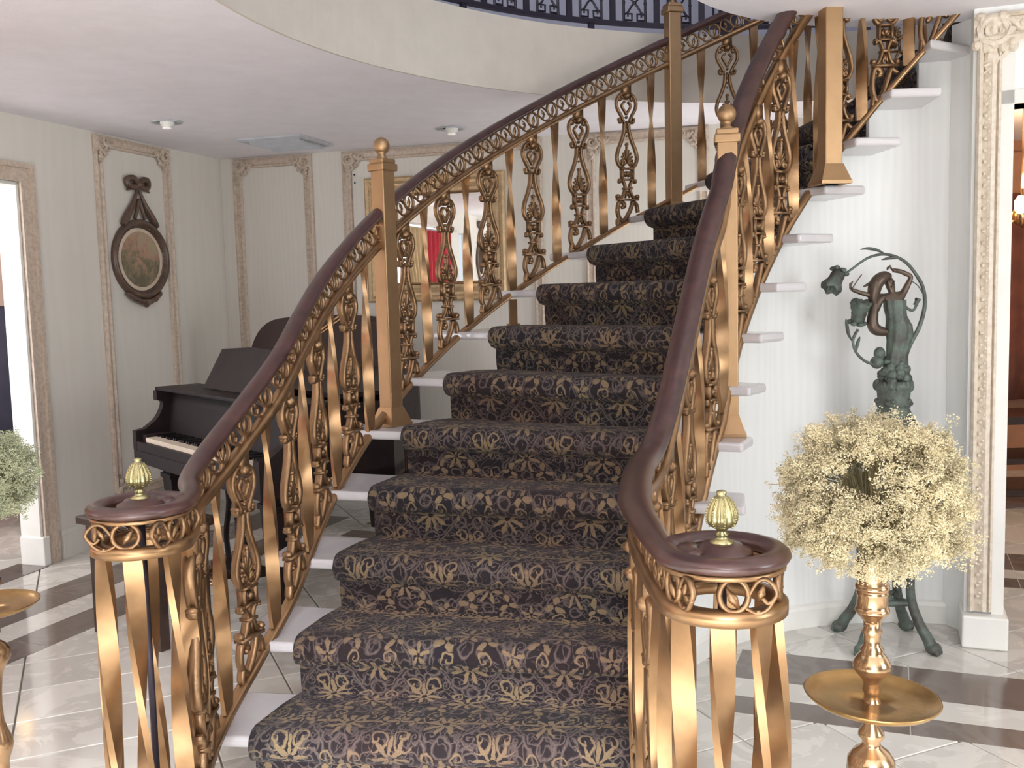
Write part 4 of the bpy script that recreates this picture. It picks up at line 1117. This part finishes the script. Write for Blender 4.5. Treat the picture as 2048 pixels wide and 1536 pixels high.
# ------------------------------------------------------------------ brass floor stands with dried flowers
STP = [(1110, 30), (1112, 32.5), (1114, 32.5), (1140, 31), (1156, 30.5), (1158, 31), (1160, 33), (1164, 33.4), (1167, 33), (1168, 30.5), (1172, 30), (1174, 31), (1178, 31), (1180, 29.5), (1200, 30), (1206, 30.5), (1208, 33), (1212, 34), (1216, 32), (1220, 29), (1228, 22), (1234, 18), (1246, 16), (1255, 21), (1262, 17), (1284, 17), (1292, 24), (1298, 22),
       (1303, 26), (1312, 33), (1322, 38), (1334, 38), (1346, 28), (1358, 18), (1368, 16), (1377, 19), (1386, 15), (1397, 16), (1407, 22), (1414, 23), (1420, 19), (1450, 15), (1466, 25), (1474, 26), (1486, 17), (1496, 20),
       (1508, 36), (1524, 46), (1546, 48), (1566, 36), (1584, 26), (1600, 22), (1640, 18), (1682, 16), (1730, 18), (1760, 26), (1785, 36), (1802, 38), (1820, 34), (1845, 24), (1886, 22), (1900, 30), (1915, 26), (1940, 34), (1980, 70), (2010, 105), (2026, 118), (2039, 118)]
def zp(py): return .62 + (1397 - py) * .000963
def flower_stand(x, y, label, tilt=0.):
    root = empty('flower_stand', (x, y, 0), label, 'stand', 'pair of brass flower stands')
    S_ = .000963
    def lp(sel, nm, mat):
        b = bmesh.new(); lathe(b, [(max(r * S_, .002), max(zp(py), .0014)) for py, r in sel], 36, (x, y, 0)); return child_of(mesh_obj(nm, b, mat, None, True), root)
    lp([(1120, 26), (1108, 27)] + STP[:22], 'vase_cup', M_POL)
    lp([(py, r * .97) for py, r in STP[21:41]], 'turned_stem', M_POL)
    lp(STP[40:], 'turned_base', M_POL)
    b = bmesh.new(); c = V((x, y, .620)); R_ = Matrix.Translation(c) @ Matrix.Rotation(tilt, 4, 'Y')
    prof = [(r * .80, z * .80) for r, z in [(.018, -.006), (.08, -.008), (.12, -.004), (.145, .004), (.156, .012), (.160, .012), (.158, .007), (.148, -.003), (.12, -.014), (.07, -.020), (.018, -.020)]]
    rings = [[b.verts.new(R_ @ V((r * cos(2 * pi * i / 56) * (1 + .006 * sin(14 * pi * i / 56)), r * sin(2 * pi * i / 56), z))) for i in range(56)] for r, z in prof]
    for A, B in zip(rings, rings[1:] + rings[:1]):
        for i in range(56): b.faces.new((A[i], A[(i + 1) % 56], B[(i + 1) % 56], B[i]))
    child_of(mesh_obj('tray', b, M_TRAY, None, True), root)
    return root
def bouquet(x, y, zc, rx, ry, up, dn, n, label, mat, seed, r_f=.0034):
    rnd = random.Random(seed)
    ZS = zp(1112) 
    root = empty('dried_flower_bouquet', (x, y, ZS), label, 'flowers', 'dried flower bouquets on the brass stands')
    fb = bmesh.new(); sb = bmesh.new(); vf = []; ff = []
    def tetra(c, r):
        i0 = len(vf); a = rnd.random() * 6.28; q = rnd.random() * 1.2
        sq, cq = sin(q * 2.6), cos(q * 2.6)
        for k in range(3):
            e = a + k * 2.094; vf.append((c[0] + r * cos(e), c[1] + r * (sin(e) * cq + .3 * sq), c[2] + r * (sin(e) * sq - .3 * cq)))
        vf.append((c[0], c[1] - r * sq * .9, c[2] + r * cq * .9)); ff.extend([(i0, i0 + 1, i0 + 2), (i0, i0 + 1, i0 + 3), (i0 + 1, i0 + 2, i0 + 3), (i0 + 2, i0, i0 + 3)])
    clumps = []
    while len(clumps) < n // 11:
        ph = rnd.random() * 2 * pi; ct = rnd.uniform(-1, 1); st = sqrt(1 - ct * ct); rr = rnd.uniform(.72, 1.0)
        if ct < 0: st = st ** .35
        c = V((x + rx * st * cos(ph) * rr, y + ry * st * sin(ph) * rr, zc + (up if ct > 0 else dn) * ct * rr))
        if hypot(c.x - x, c.y - y) < .055 and c.z < ZS + .03: continue
        clumps.append(c); tube(sb, [V((x + rnd.uniform(-.015, .015), y + rnd.uniform(-.015, .015), ZS)), (c + V((x, y, zc))) / 2 + V((0, 0, .01)), c], .0009, 3)
    for s_ in range(n):
        c0_ = clumps[s_ % len(clumps)]; c = c0_ + V((rnd.gauss(0, 1), rnd.gauss(0, 1), rnd.gauss(0, 1))) * rx * .065
        if hypot(c.x - x, c.y - y) < .045 and c.z < ZS + .02: continue
        rad_ = rnd.uniform(.006, .013)
        if s_ % 5 == 0: tube(sb, [c0_.lerp(V((x, y, zc)), .35), c], .0006, 3)
        for k in range(rnd.randint(18, 30)):
            d = V((rnd.gauss(0, 1), rnd.gauss(0, 1), rnd.gauss(0, 1))) * rad_ * .6
            if d.length > rad_ * 1.3: d *= rad_ / d.length
            tetra(c + d, r_f * rnd.uniform(.6, 1.2))
    me = bpy.data.meshes.new('flower_heads'); me.from_pydata(vf, [], ff); me.materials.append(mat)
    o = bpy.data.objects.new('flower_heads', me); COL.objects.link(o); o['kind'] = 'stuff'; child_of(o, root)
    o = mesh_obj('stems', sb, M_STEM, None); o['kind'] = 'stuff'; child_of(o, root); fb.free()
flower_stand(.687, 1.841, 'tall turned brass floor stand with round tray on the right beside the statue', rad(2.5))
bouquet(.688, 1.841, 1.012, .180, .175, .171, .130, 4200, 'large pale cream dried flower ball on the right brass stand', M_BREATH, 3, .0021)
flower_stand(-1.432, 2.577, 'tall turned brass floor stand cut off by the left edge of the photo', 0)
bouquet(-1.432, 2.577, .978, .148, .145, .135, .112, 2400, 'small greenish dried flower ball on the left brass stand', M_BREATHG, 5, .0021)

# ------------------------------------------------------------------ bronze statue on its table
TC = V((1.459, 3.775, 0))
tbl = empty('pedestal_table', TC, 'round verdigris pedestal table on four curved paw legs by the curved white wall', 'table')
b = bmesh.new(); lathe(b, [(.150, .800), (.155, .806), (.160, .830), (.172, .836), (.178, .846), (.172, .855), (.1, .856)], 36, TC); child_of(mesh_obj('table_top', b, M_PATINA, None, True), tbl)
b = bmesh.new(); lathe(b, [(.125, .74), (.138, .745), (.142, .77), (.135, .80)], 32, TC); child_of(mesh_obj('apron', b, M_PATINA, None, True), tbl)
for k in range(4):
    a = rad(-46 + 90 * k); dx, dy = cos(a), sin(a); b = bmesh.new()
    def LP(r, z): return V((TC.x + dx * r, TC.y + dy * r, z))
    pts = crom([LP(.125, .77), LP(.140, .68), LP(.128, .56), LP(.108, .42), LP(.100, .30), LP(.105, .20), LP(.135, .115), LP(.170, .06), LP(.185, .030)], 4)
    tube(b, pts, [.026 - .008 * sin(pi * i / (len(pts) - 1)) for i in range(len(pts))], 8)
    ball(b, LP(.193, .026), .027, 10, 8, (1.15, 1.15, .93))
    for q in (-1, 0, 1): ball(b, V((TC.x + dx * .212 - dy * q * .014, TC.y + dy * .212 + dx * q * .014, .014)), .0115, 8, 6)
    child_of(mesh_obj('leg', b, M_PATINA, None, True), tbl)
b = bmesh.new()
for k in range(4):
    a0, a1 = rad(-46 + 90 * k), rad(44 + 90 * k)
    tube(b, crom([TC + V((cos(a0) * .105, sin(a0) * .105, .185)), TC + V((cos((a0 + a1) / 2) * .055, sin((a0 + a1) / 2) * .055, .178)), TC + V((cos(a1) * .105, sin(a1) * .105, .185))], 5), .012, 8)
lathe(b, [(.028, .165), (.034, .175), (.028, .192), (.01, .205)], 14, TC)
child_of(mesh_obj('stretcher', b, M_PATINA, None, True), tbl)

SS = .00195
def SP(px, py, d=0.): return V((1.498 + (px - 1790) * SS, 3.79 - d, .8575 + (858 - py) * SS))
st = empty('bronze_statue', SP(1788, 858), 'green bronze figure of a long haired dancer under an arching rose stem', 'statue')
# plinth: flared foot, ringed drum, rock
b = bmesh.new(); c0 = SP(1786, 858)
lathe(b, [(.088, .001), (.092, .008), (.086, .03), (.074, .05), (.064, .072), (.058, .085), (.066, .095), (.068, .11), (.060, .12), (.062, .145), (.068, .16), (.072, .175), (.064, .19)], 28, c0)
for k in range(18): ball(b, c0 + V((.064 * cos(k * .349), .064 * sin(k * .349), .176 + .006 * sin(k * 2.3))), .011 + .004 * sin(k * 1.7), 8, 6, (1, 1, 1.5))
for k in range(16): ball(b, c0 + V((.060 * cos(k * .393), .060 * sin(k * .393), .105 + .01 * sin(k * 1.9))), .013, 8, 6, (1, 1, .8))
child_of(mesh_obj('plinth', b, M_PATINA, None, True), st)
b = bmesh.new(); rnd = random.Random(4)
for k in range(60):
    a = rnd.random() * 6.28; h = rnd.random()
    ball(b, c0 + V((cos(a) * (.050 - .022 * h), sin(a) * (.048 - .022 * h), .19 + .085 * h)), rnd.uniform(.012, .022), 8, 6, (1, 1, rnd.uniform(.6, 1.2)))
ball(b, SP(1757, 705), .022, 10, 8, (1, 1, 1.2)); ball(b, SP(1752, 722), .026, 10, 8); ball(b, SP(1810, 738), .020, 8, 6)
child_of(mesh_obj('rock', b, M_PATINA, None, True), st)
def skin(name, nodes, edges, mat, par, sub=2):
    me = bpy.data.meshes.new(name); me.from_pydata([tuple(n[0]) for n in nodes], edges, []); o = bpy.data.objects.new(name, me); COL.objects.link(o)
    m = o.modifiers.new('skin', 'SKIN'); m.use_smooth_shade = True
    if not me.skin_vertices: me.attributes.new if False else None
    bm_ = bmesh.new(); bm_.from_mesh(me); lay = bm_.verts.layers.skin.verify(); bm_.verts.ensure_lookup_table()
    for i, n in enumerate(nodes):
        r = n[1]; bm_.verts[i][lay].radius = r if hasattr(r, '__len__') else (r, r); bm_.verts[i][lay].use_root = (i == 0)
    bm_.to_mesh(me); bm_.free()
    s_ = o.modifiers.new('sub', 'SUBSURF'); s_.levels = sub; s_.render_levels = sub
    me.materials.append(mat); return child_of(o, par)
body = [(SP(1796, 652), (.036, .030)), (SP(1789, 630), (.028, .024)), (SP(1786, 612), (.032, .027)), (SP(1784, 596), (.033, .024)), (SP(1781, 584), (.013, .013)), (SP(1776, 566), (.019, .021)), (SP(1772, 553), (.014, .016)),
        (SP(1803, 588, -.005), (.015, .015)), (SP(1811, 571), .0125), (SP(1819, 553), .0105), (SP(1798, 543), .0095), (SP(1779, 540, .01), .009),
        (SP(1765, 592), (.014, .014)), (SP(1741, 590, .01), .011), (SP(1718, 584, .02), .0095), (SP(1706, 580, .025), .0085), (SP(1695, 576, .03), .008),
        (SP(1790, 680, .008), (.026, .026)), (SP(1784, 712, .006), (.020, .020)), (SP(1780, 742, .006), (.018, .018)), (SP(1778, 756, .012), (.012, .016)),
        (SP(1802, 682, -.008), (.024, .024)), (SP(1800, 714, -.004), (.019, .019)), (SP(1799, 742), (.018, .018)), (SP(1801, 756, .008), (.012, .016))]
ed = [(0, 1), (1, 2), (2, 3), (3, 4), (4, 5), (5, 6), (3, 7), (7, 8), (8, 9), (9, 10), (10, 11), (3, 12), (12, 13), (13, 14), (14, 15), (15, 16), (0, 17), (17, 18), (18, 19), (19, 20), (0, 21), (21, 22), (22, 23), (23, 24)]
skin('figure', body, ed, M_PATD, st)
b = bmesh.new()      # fingers and face details
for q in range(5):
    a = -.5 + q * .28; tube(b, [SP(1779, 540, .01), SP(1776 - 3 * cos(a), 539 - 3 - 5 * sin(a + .9), .012), SP(1770 - 3 * cos(a), 541 - 2 - 5 * sin(a + .4), .014)], [.0035, .003, .0022], 6)
    tube(b, [SP(1695, 576, .03), SP(1691, 573 - 2 * q, .032), SP(1693 + q, 568 - 2 * q, .036)], [.0035, .003, .0022], 6)
ball(b, SP(1780, 566, .020), .0055, 8, 6, (.8, 1.2, 1)); ball(b, SP(1777, 573, .018), .006, 8, 6)
for e in (-1, 1): ball(b, SP(1777 + e * 4, 562, .019), .0030, 6, 5)
child_of(mesh_obj('hands_and_face', b, M_PATD, None, True), st)
# clinging dress with folds
b = bmesh.new(); dr = [(1785, 599, 21, 15), (1786, 612, 21, 16), (1789, 630, 19, 15), (1795, 650, 24.5, 19), (1797, 668, 25, 19), (1795, 690, 23, 18), (1791, 712, 20, 16), (1790, 736, 22, 18), (1789, 757, 27, 21)]
rings = []
for px, py, rx, ry in dr:
    c = SP(px, py, .003); rings.append([b.verts.new(c + V((rx * SS * (1 + .10 * sin(9 * t + py * .05)) * cos(t), ry * SS * (1 + .10 * sin(9 * t + py * .05)) * sin(t), 0))) for t in [2 * pi * i / 36 for i in range(36)]])
for A, B in zip(rings, rings[1:]):
    for i in range(36): b.faces.new((A[i], A[(i + 1) % 36], B[(i + 1) % 36], B[i]))
child_of(mesh_obj('dress', b, M_PATINA, None, True), st)
b = bmesh.new()      # flowing hair / scarf loop
def sw(pts, rs, n=8):
    P_ = crom([SP(*p) for p in pts], 5); m_ = len(P_)
    tube(b, P_, [rs[0] + (rs[1] - rs[0]) * sin(pi * i / (m_ - 1)) for i in range(m_)], n)
sw([(1776, 552, .004), (1762, 553, .01), (1747, 566, .012), (1742, 590, .01), (1746, 612, .008)], (.012, .028))
sw([(1748, 585, .006), (1744, 612, .008), (1741, 640, .006), (1747, 655, .004), (1762, 661, .002), (1778, 662, 0)], (.012, .023))
sw([(1764, 590, .01), (1752, 602, .012), (1748, 620, .010)], (.010, .016)); sw([(1770, 545, 0), (1750, 558, 0), (1722, 571, .01)], (.003, .008))
child_of(mesh_obj('flowing_hair', b, M_PATD, None, True), st)
b = bmesh.new(); arch = crom([SP(*p) for p in ((1802, 718, .01), (1817, 684, .012), (1834, 652, .010), (1845, 612, .005), (1843, 580, 0), (1832, 556, 0), (1806, 524, 0), (1770, 509, 0), (1734, 514, 0), (1697, 537, .01), (1684, 545, .012))], 6)
tube(b, arch, [.0095 - .0055 * i / (len(arch) - 1) for i in range(len(arch))], 7)
a2 = crom([SP(*p) for p in ((1746, 727, .01), (1725, 718, .01), (1708, 700, .01), (1702, 676, .01), (1712, 655, .01))], 6); tube(b, a2, .0055, 7)
for pts in (((1767, 509), (1750, 500), (1730, 496), (1716, 498)), ((1702, 680), (1694, 664), (1690, 642), (1689, 634)), ((1708, 702), (1712, 684), (1717, 670)), ((1834, 655), (1840, 640), (1843, 624)), ((1792, 517), (1775, 516), (1758, 519)), ((1817, 684), (1822, 675), (1812, 668))):
    P_ = crom([SP(p[0], p[1], .004) for p in pts], 5); m_ = len(P_); tube(b, P_, [.0012 + .0065 * sin(pi * i / (m_ - 1)) for i in range(m_)], 6, .5)
tube(b, crom([SP(1842, 588), SP(1832, 572), SP(1820, 563)], 5), .002, 6); tube(b, crom([SP(1806, 612), SP(1818, 620), SP(1826, 618), SP(1830, 605)], 5), .0055, 6)
child_of(mesh_obj('rose_stem', b, M_PATINA, None, True), st)
def rose(c, ax, R_, nm):
    ax = V(ax).normalized(); s1 = ax.orthogonal().normalized(); s2 = ax.cross(s1); b = bmesh.new(); rnd = random.Random(int(c.x * 1e4))
    prof = [(-1.5, .30), (-1.2, .55), (-.8, .62), (-.3, .66), (.2, .80), (.55, .95), (.8, .90), (.65, .55), (.75, .3)]
    rings = []
    for h, r in prof:
        rings.append([b.verts.new(c + ax * (h * R_ + R_ * .12 * sin(5 * t + h * 3)) + (s1 * cos(t) + s2 * sin(t)) * r * R_ * (1 + .12 * sin(7 * t + h * 4))) for t in [2 * pi * i / 28 for i in range(28)]])
    for A, B in zip(rings, rings[1:]):
        for i in range(28): b.faces.new((A[i], A[(i + 1) % 28], B[(i + 1) % 28], B[i]))
    b.faces.new(rings[0]); b.faces.new(rings[-1][::-1])
    for k in range(6):
        t = k * 1.047; q = c - ax * R_ * 1.3 + (s1 * cos(t) + s2 * sin(t)) * R_ * .65; ball(b, q, R_ * .32, 8, 6, (1, 1, .7))
    for k in range(10):
        t = rnd.random() * 6.28; q = c + ax * R_ * .7 + (s1 * cos(t) + s2 * sin(t)) * R_ * .55 * rnd.random(); ball(b, q, R_ * .22, 8, 6)
    child_of(mesh_obj(nm, b, M_PATINA, None, True), st)
rose(SP(1662, 562, .015), (-.5, -.25, -.8), .041, 'rose_lamp'); rose(SP(1713, 616, .02), (.1, -.3, .95), .041, 'rose_lamp'); rose(SP(1831, 602, 0), (.3, -.2, .9), .012, 'rose_bud')
b = bmesh.new(); tube(b, [SP(1693, 578, .034), SP(1703, 562, .034), SP(1714, 547, .034)], .0022, 6); child_of(mesh_obj('wand', b, M_PATD, None), st)

# ------------------------------------------------------------------ things seen through the openings and in the mirror
def drape(W, s0, s1, z0, z1, mat, name, label, o=.05, folds=7, group=None, tie=None):
    b = bmesh.new(); n = folds * 8; cols = []
    for i in range(n + 1):
        f = i / n; col = []
        for j in range(9):
            g = j / 8; z = z1 + (z0 - z1) * g; s = s0 + (s1 - s0) * f
            if tie is not None: s = tie + (s - tie) * (1 - .62 * sin(pi * min(1, g * 1.25) * .5) if g < .75 else .42 + .3 * (g - .75))
            col.append(b.verts.new(W(s, z, o + .028 * sin(2 * pi * folds * f) * (.6 + .4 * g))))
        cols.append(col)
    for A, B in zip(cols, cols[1:]):
        for j in range(8): b.faces.new((A[j], B[j], B[j + 1], A[j + 1]))
    ob = mesh_obj(name, b, mat, None, True); m = ob.modifiers.new('t', 'SOLIDIFY'); m.thickness = .004
    return tag(ob, label, 'curtain', group)
drape(WL, -2.72, -1.80, .02, 2.15, M_RED, 'red_curtain', 'red velvet curtain that shows in the wall mirror', .06)
drape(WL, -1.82, -1.12, .02, 2.15, simple('gold lace drape', (226, 196, 150), .7), 'lace_curtain', 'gold lace curtain tied back, seen in the wall mirror', .10, 6, tie=-1.75)
b = bmesh.new(); tube(b, [WL(-2.85, 2.19, .09), WL(-1.02, 2.19, .09)], .014, 10); tag(mesh_obj('curtain_rod', b, M_WHITE, None, True), 'white rod carrying the red and gold curtains', 'rod')
# left room
b = bmesh.new(); box(b, (-5.2, 7.9, 1.22), (5.6, .1, 2.44)); struct(mesh_obj('wall_left_room', b, simple('pinkish room wall', (206, 178, 160), .7, var=.04), None))
arm = empty('armchair', (-3.36, 6.35, 0), 'dark navy armchair with reddish brown sides behind the left doorway', 'armchair')
AM = Matrix.Translation((-3.36, 6.35, 0)) @ Matrix.Rotation(.35, 4, 'Z')
def rbox(c, s_, nm, mat, w=.04):
    b = bmesh.new(); box(b, c, s_, AM); bevel_all(b, w, 3); return child_of(mesh_obj(nm, b, mat, None, True), arm)
rbox((0, .26, .92), (.66, .16, 1.02), 'backrest', M_NAVY); rbox((0, -.02, .36), (.60, .60, .20), 'seat', M_NAVY)
M_REDB = simple('reddish brown leather', (112, 58, 48), .5)
for sx in (-1, 1): rbox((sx * .35, .02, .46), (.13, .62, .50), 'arm', M_REDB); rbox((sx * .36, .22, .85), (.09, .24, .60), 'wing', M_REDB)
for sx in (-1, 1):
    for sy in (-1, 1): rbox((sx * .28, sy * .24, .13), (.05, .05, .255), 'leg', M_BENCH, .006)
def sconce(p, lab, W_=60):
    root = empty('wall_lamp', p, lab, 'lamp'); b = bmesh.new(); tube(b, [p + V((0, .10, -.05)), p + V((0, .03, -.08)), p + V((0, 0, -.05))], .010, 8); child_of(mesh_obj('bracket', b, M_POL, None, True), root)
    b = bmesh.new(); lathe(b, [(.02, -.05), (.05, -.02), (.055, .03), (.03, .06)], 16, p); child_of(mesh_obj('glass_shade', b, M_LAMP, None, True), root)
sconce(V((-4.08, 7.75, 2.02)), 'small glowing wall lamp in the room beyond the left doorway')
def point(name, loc, power, color, r=.12):
    d = bpy.data.lights.new(name, 'POINT'); d.energy = power; d.color = color; d.shadow_soft_size = r
    o = bpy.data.objects.new(name, d); COL.objects.link(o); o.location = loc
point('left_room_lamp', WL(-.75, 2.1, -1.15), 42, (1, .93, .86), .15)
# right room
b = bmesh.new(); box(b, (4.6, 7.3, 1.22), (5.2, .1, 2.44)); box(b, (3.4, 7.22, 2.2), (2.8, .06, .30)); struct(mesh_obj('wall_right_room', b, M_DIM, None))
b = bmesh.new(); box(b, (1.98, 6.42, 1.22), (.08, 1.66, 2.44)); struct(mesh_obj('wall_side_room', b, M_DIM, None))
WQ = lambda s, z, o=0.: V((2.5 + s, 7.2 - o, z))
drape(WQ, .2, 2.2, .55, 2.05, M_BROWN, 'brown_curtain', 'brown curtain in the warm room beyond the right opening', .06, 9)
sb_ = empty('sideboard', (3.35, 6.2, 0), 'low dark wooden sideboard in the warm room beyond the right opening', 'sideboard')
for c, s_, nm in (((3.35, 6.2, .56), (1.3, .45, .05), 'top'), ((3.35, 6.2, .30), (1.2, .40, .04), 'shelf'), ((3.35, 6.2, .10), (1.2, .40, .05), 'lower_shelf')):
    b = bmesh.new(); box(b, c, s_); bevel_all(b, .006); child_of(mesh_obj(nm, b, M_BENCH, None), sb_)
for sx in (-1, 1):
    for sy in (-1, 1): b = bmesh.new(); box(b, (3.35 + sx * .58, 6.2 + sy * .18, .268), (.05, .05, .53)); child_of(mesh_obj('leg', b, M_BENCH, None), sb_)
ch = empty('chandelier', (3.0, 5.75, CEIL), 'glowing warm chandelier in the room beyond the right opening', 'chandelier')
b = bmesh.new(); tube(b, [(3.0, 5.75, CEIL - .001), (3.0, 5.75, 1.86)], .01, 8); ball(b, (3.0, 5.75, 1.80), .06, 14, 10)
for k in range(6):
    a = k * pi / 3; tube(b, crom([V((3.0, 5.75, 1.80)), V((3.0 + .12 * cos(a), 5.75 + .12 * sin(a), 1.74)), V((3.0 + .22 * cos(a), 5.75 + .22 * sin(a), 1.80))], 5), .008, 6)
child_of(mesh_obj('brass_body', b, M_POL, None, True), ch)
for k in range(6):
    a = k * pi / 3; b = bmesh.new(); lathe(b, [(.014, 0), (.03, .02), (.032, .07), (.012, .10)], 12, (3.0 + .22 * cos(a), 5.75 + .22 * sin(a), 1.80)); child_of(mesh_obj('lamp_glass', b, M_LAMP, None, True), ch)
point('chandelier_light', (3.0, 5.75, 1.95), 34, (1, .66, .36), .2)
b = bmesh.new(); box(b, (-2.02, 5.02, .075), (.07, .05, .15)); bevel_all(b, .004)
rb = tag(mesh_obj('red_bag', b, M_REDP), 'small bright red paper bag on the floor behind the left volute', 'bag')
b = bmesh.new(); tube(b, crom([V((-2.04, 5.02, .15)), V((-2.03, 5.02, .185)), V((-2.0, 5.02, .15))], 5), .002, 6); mesh_obj('handle', b, M_WHITE, rb)
bpy.context.view_layer.update()
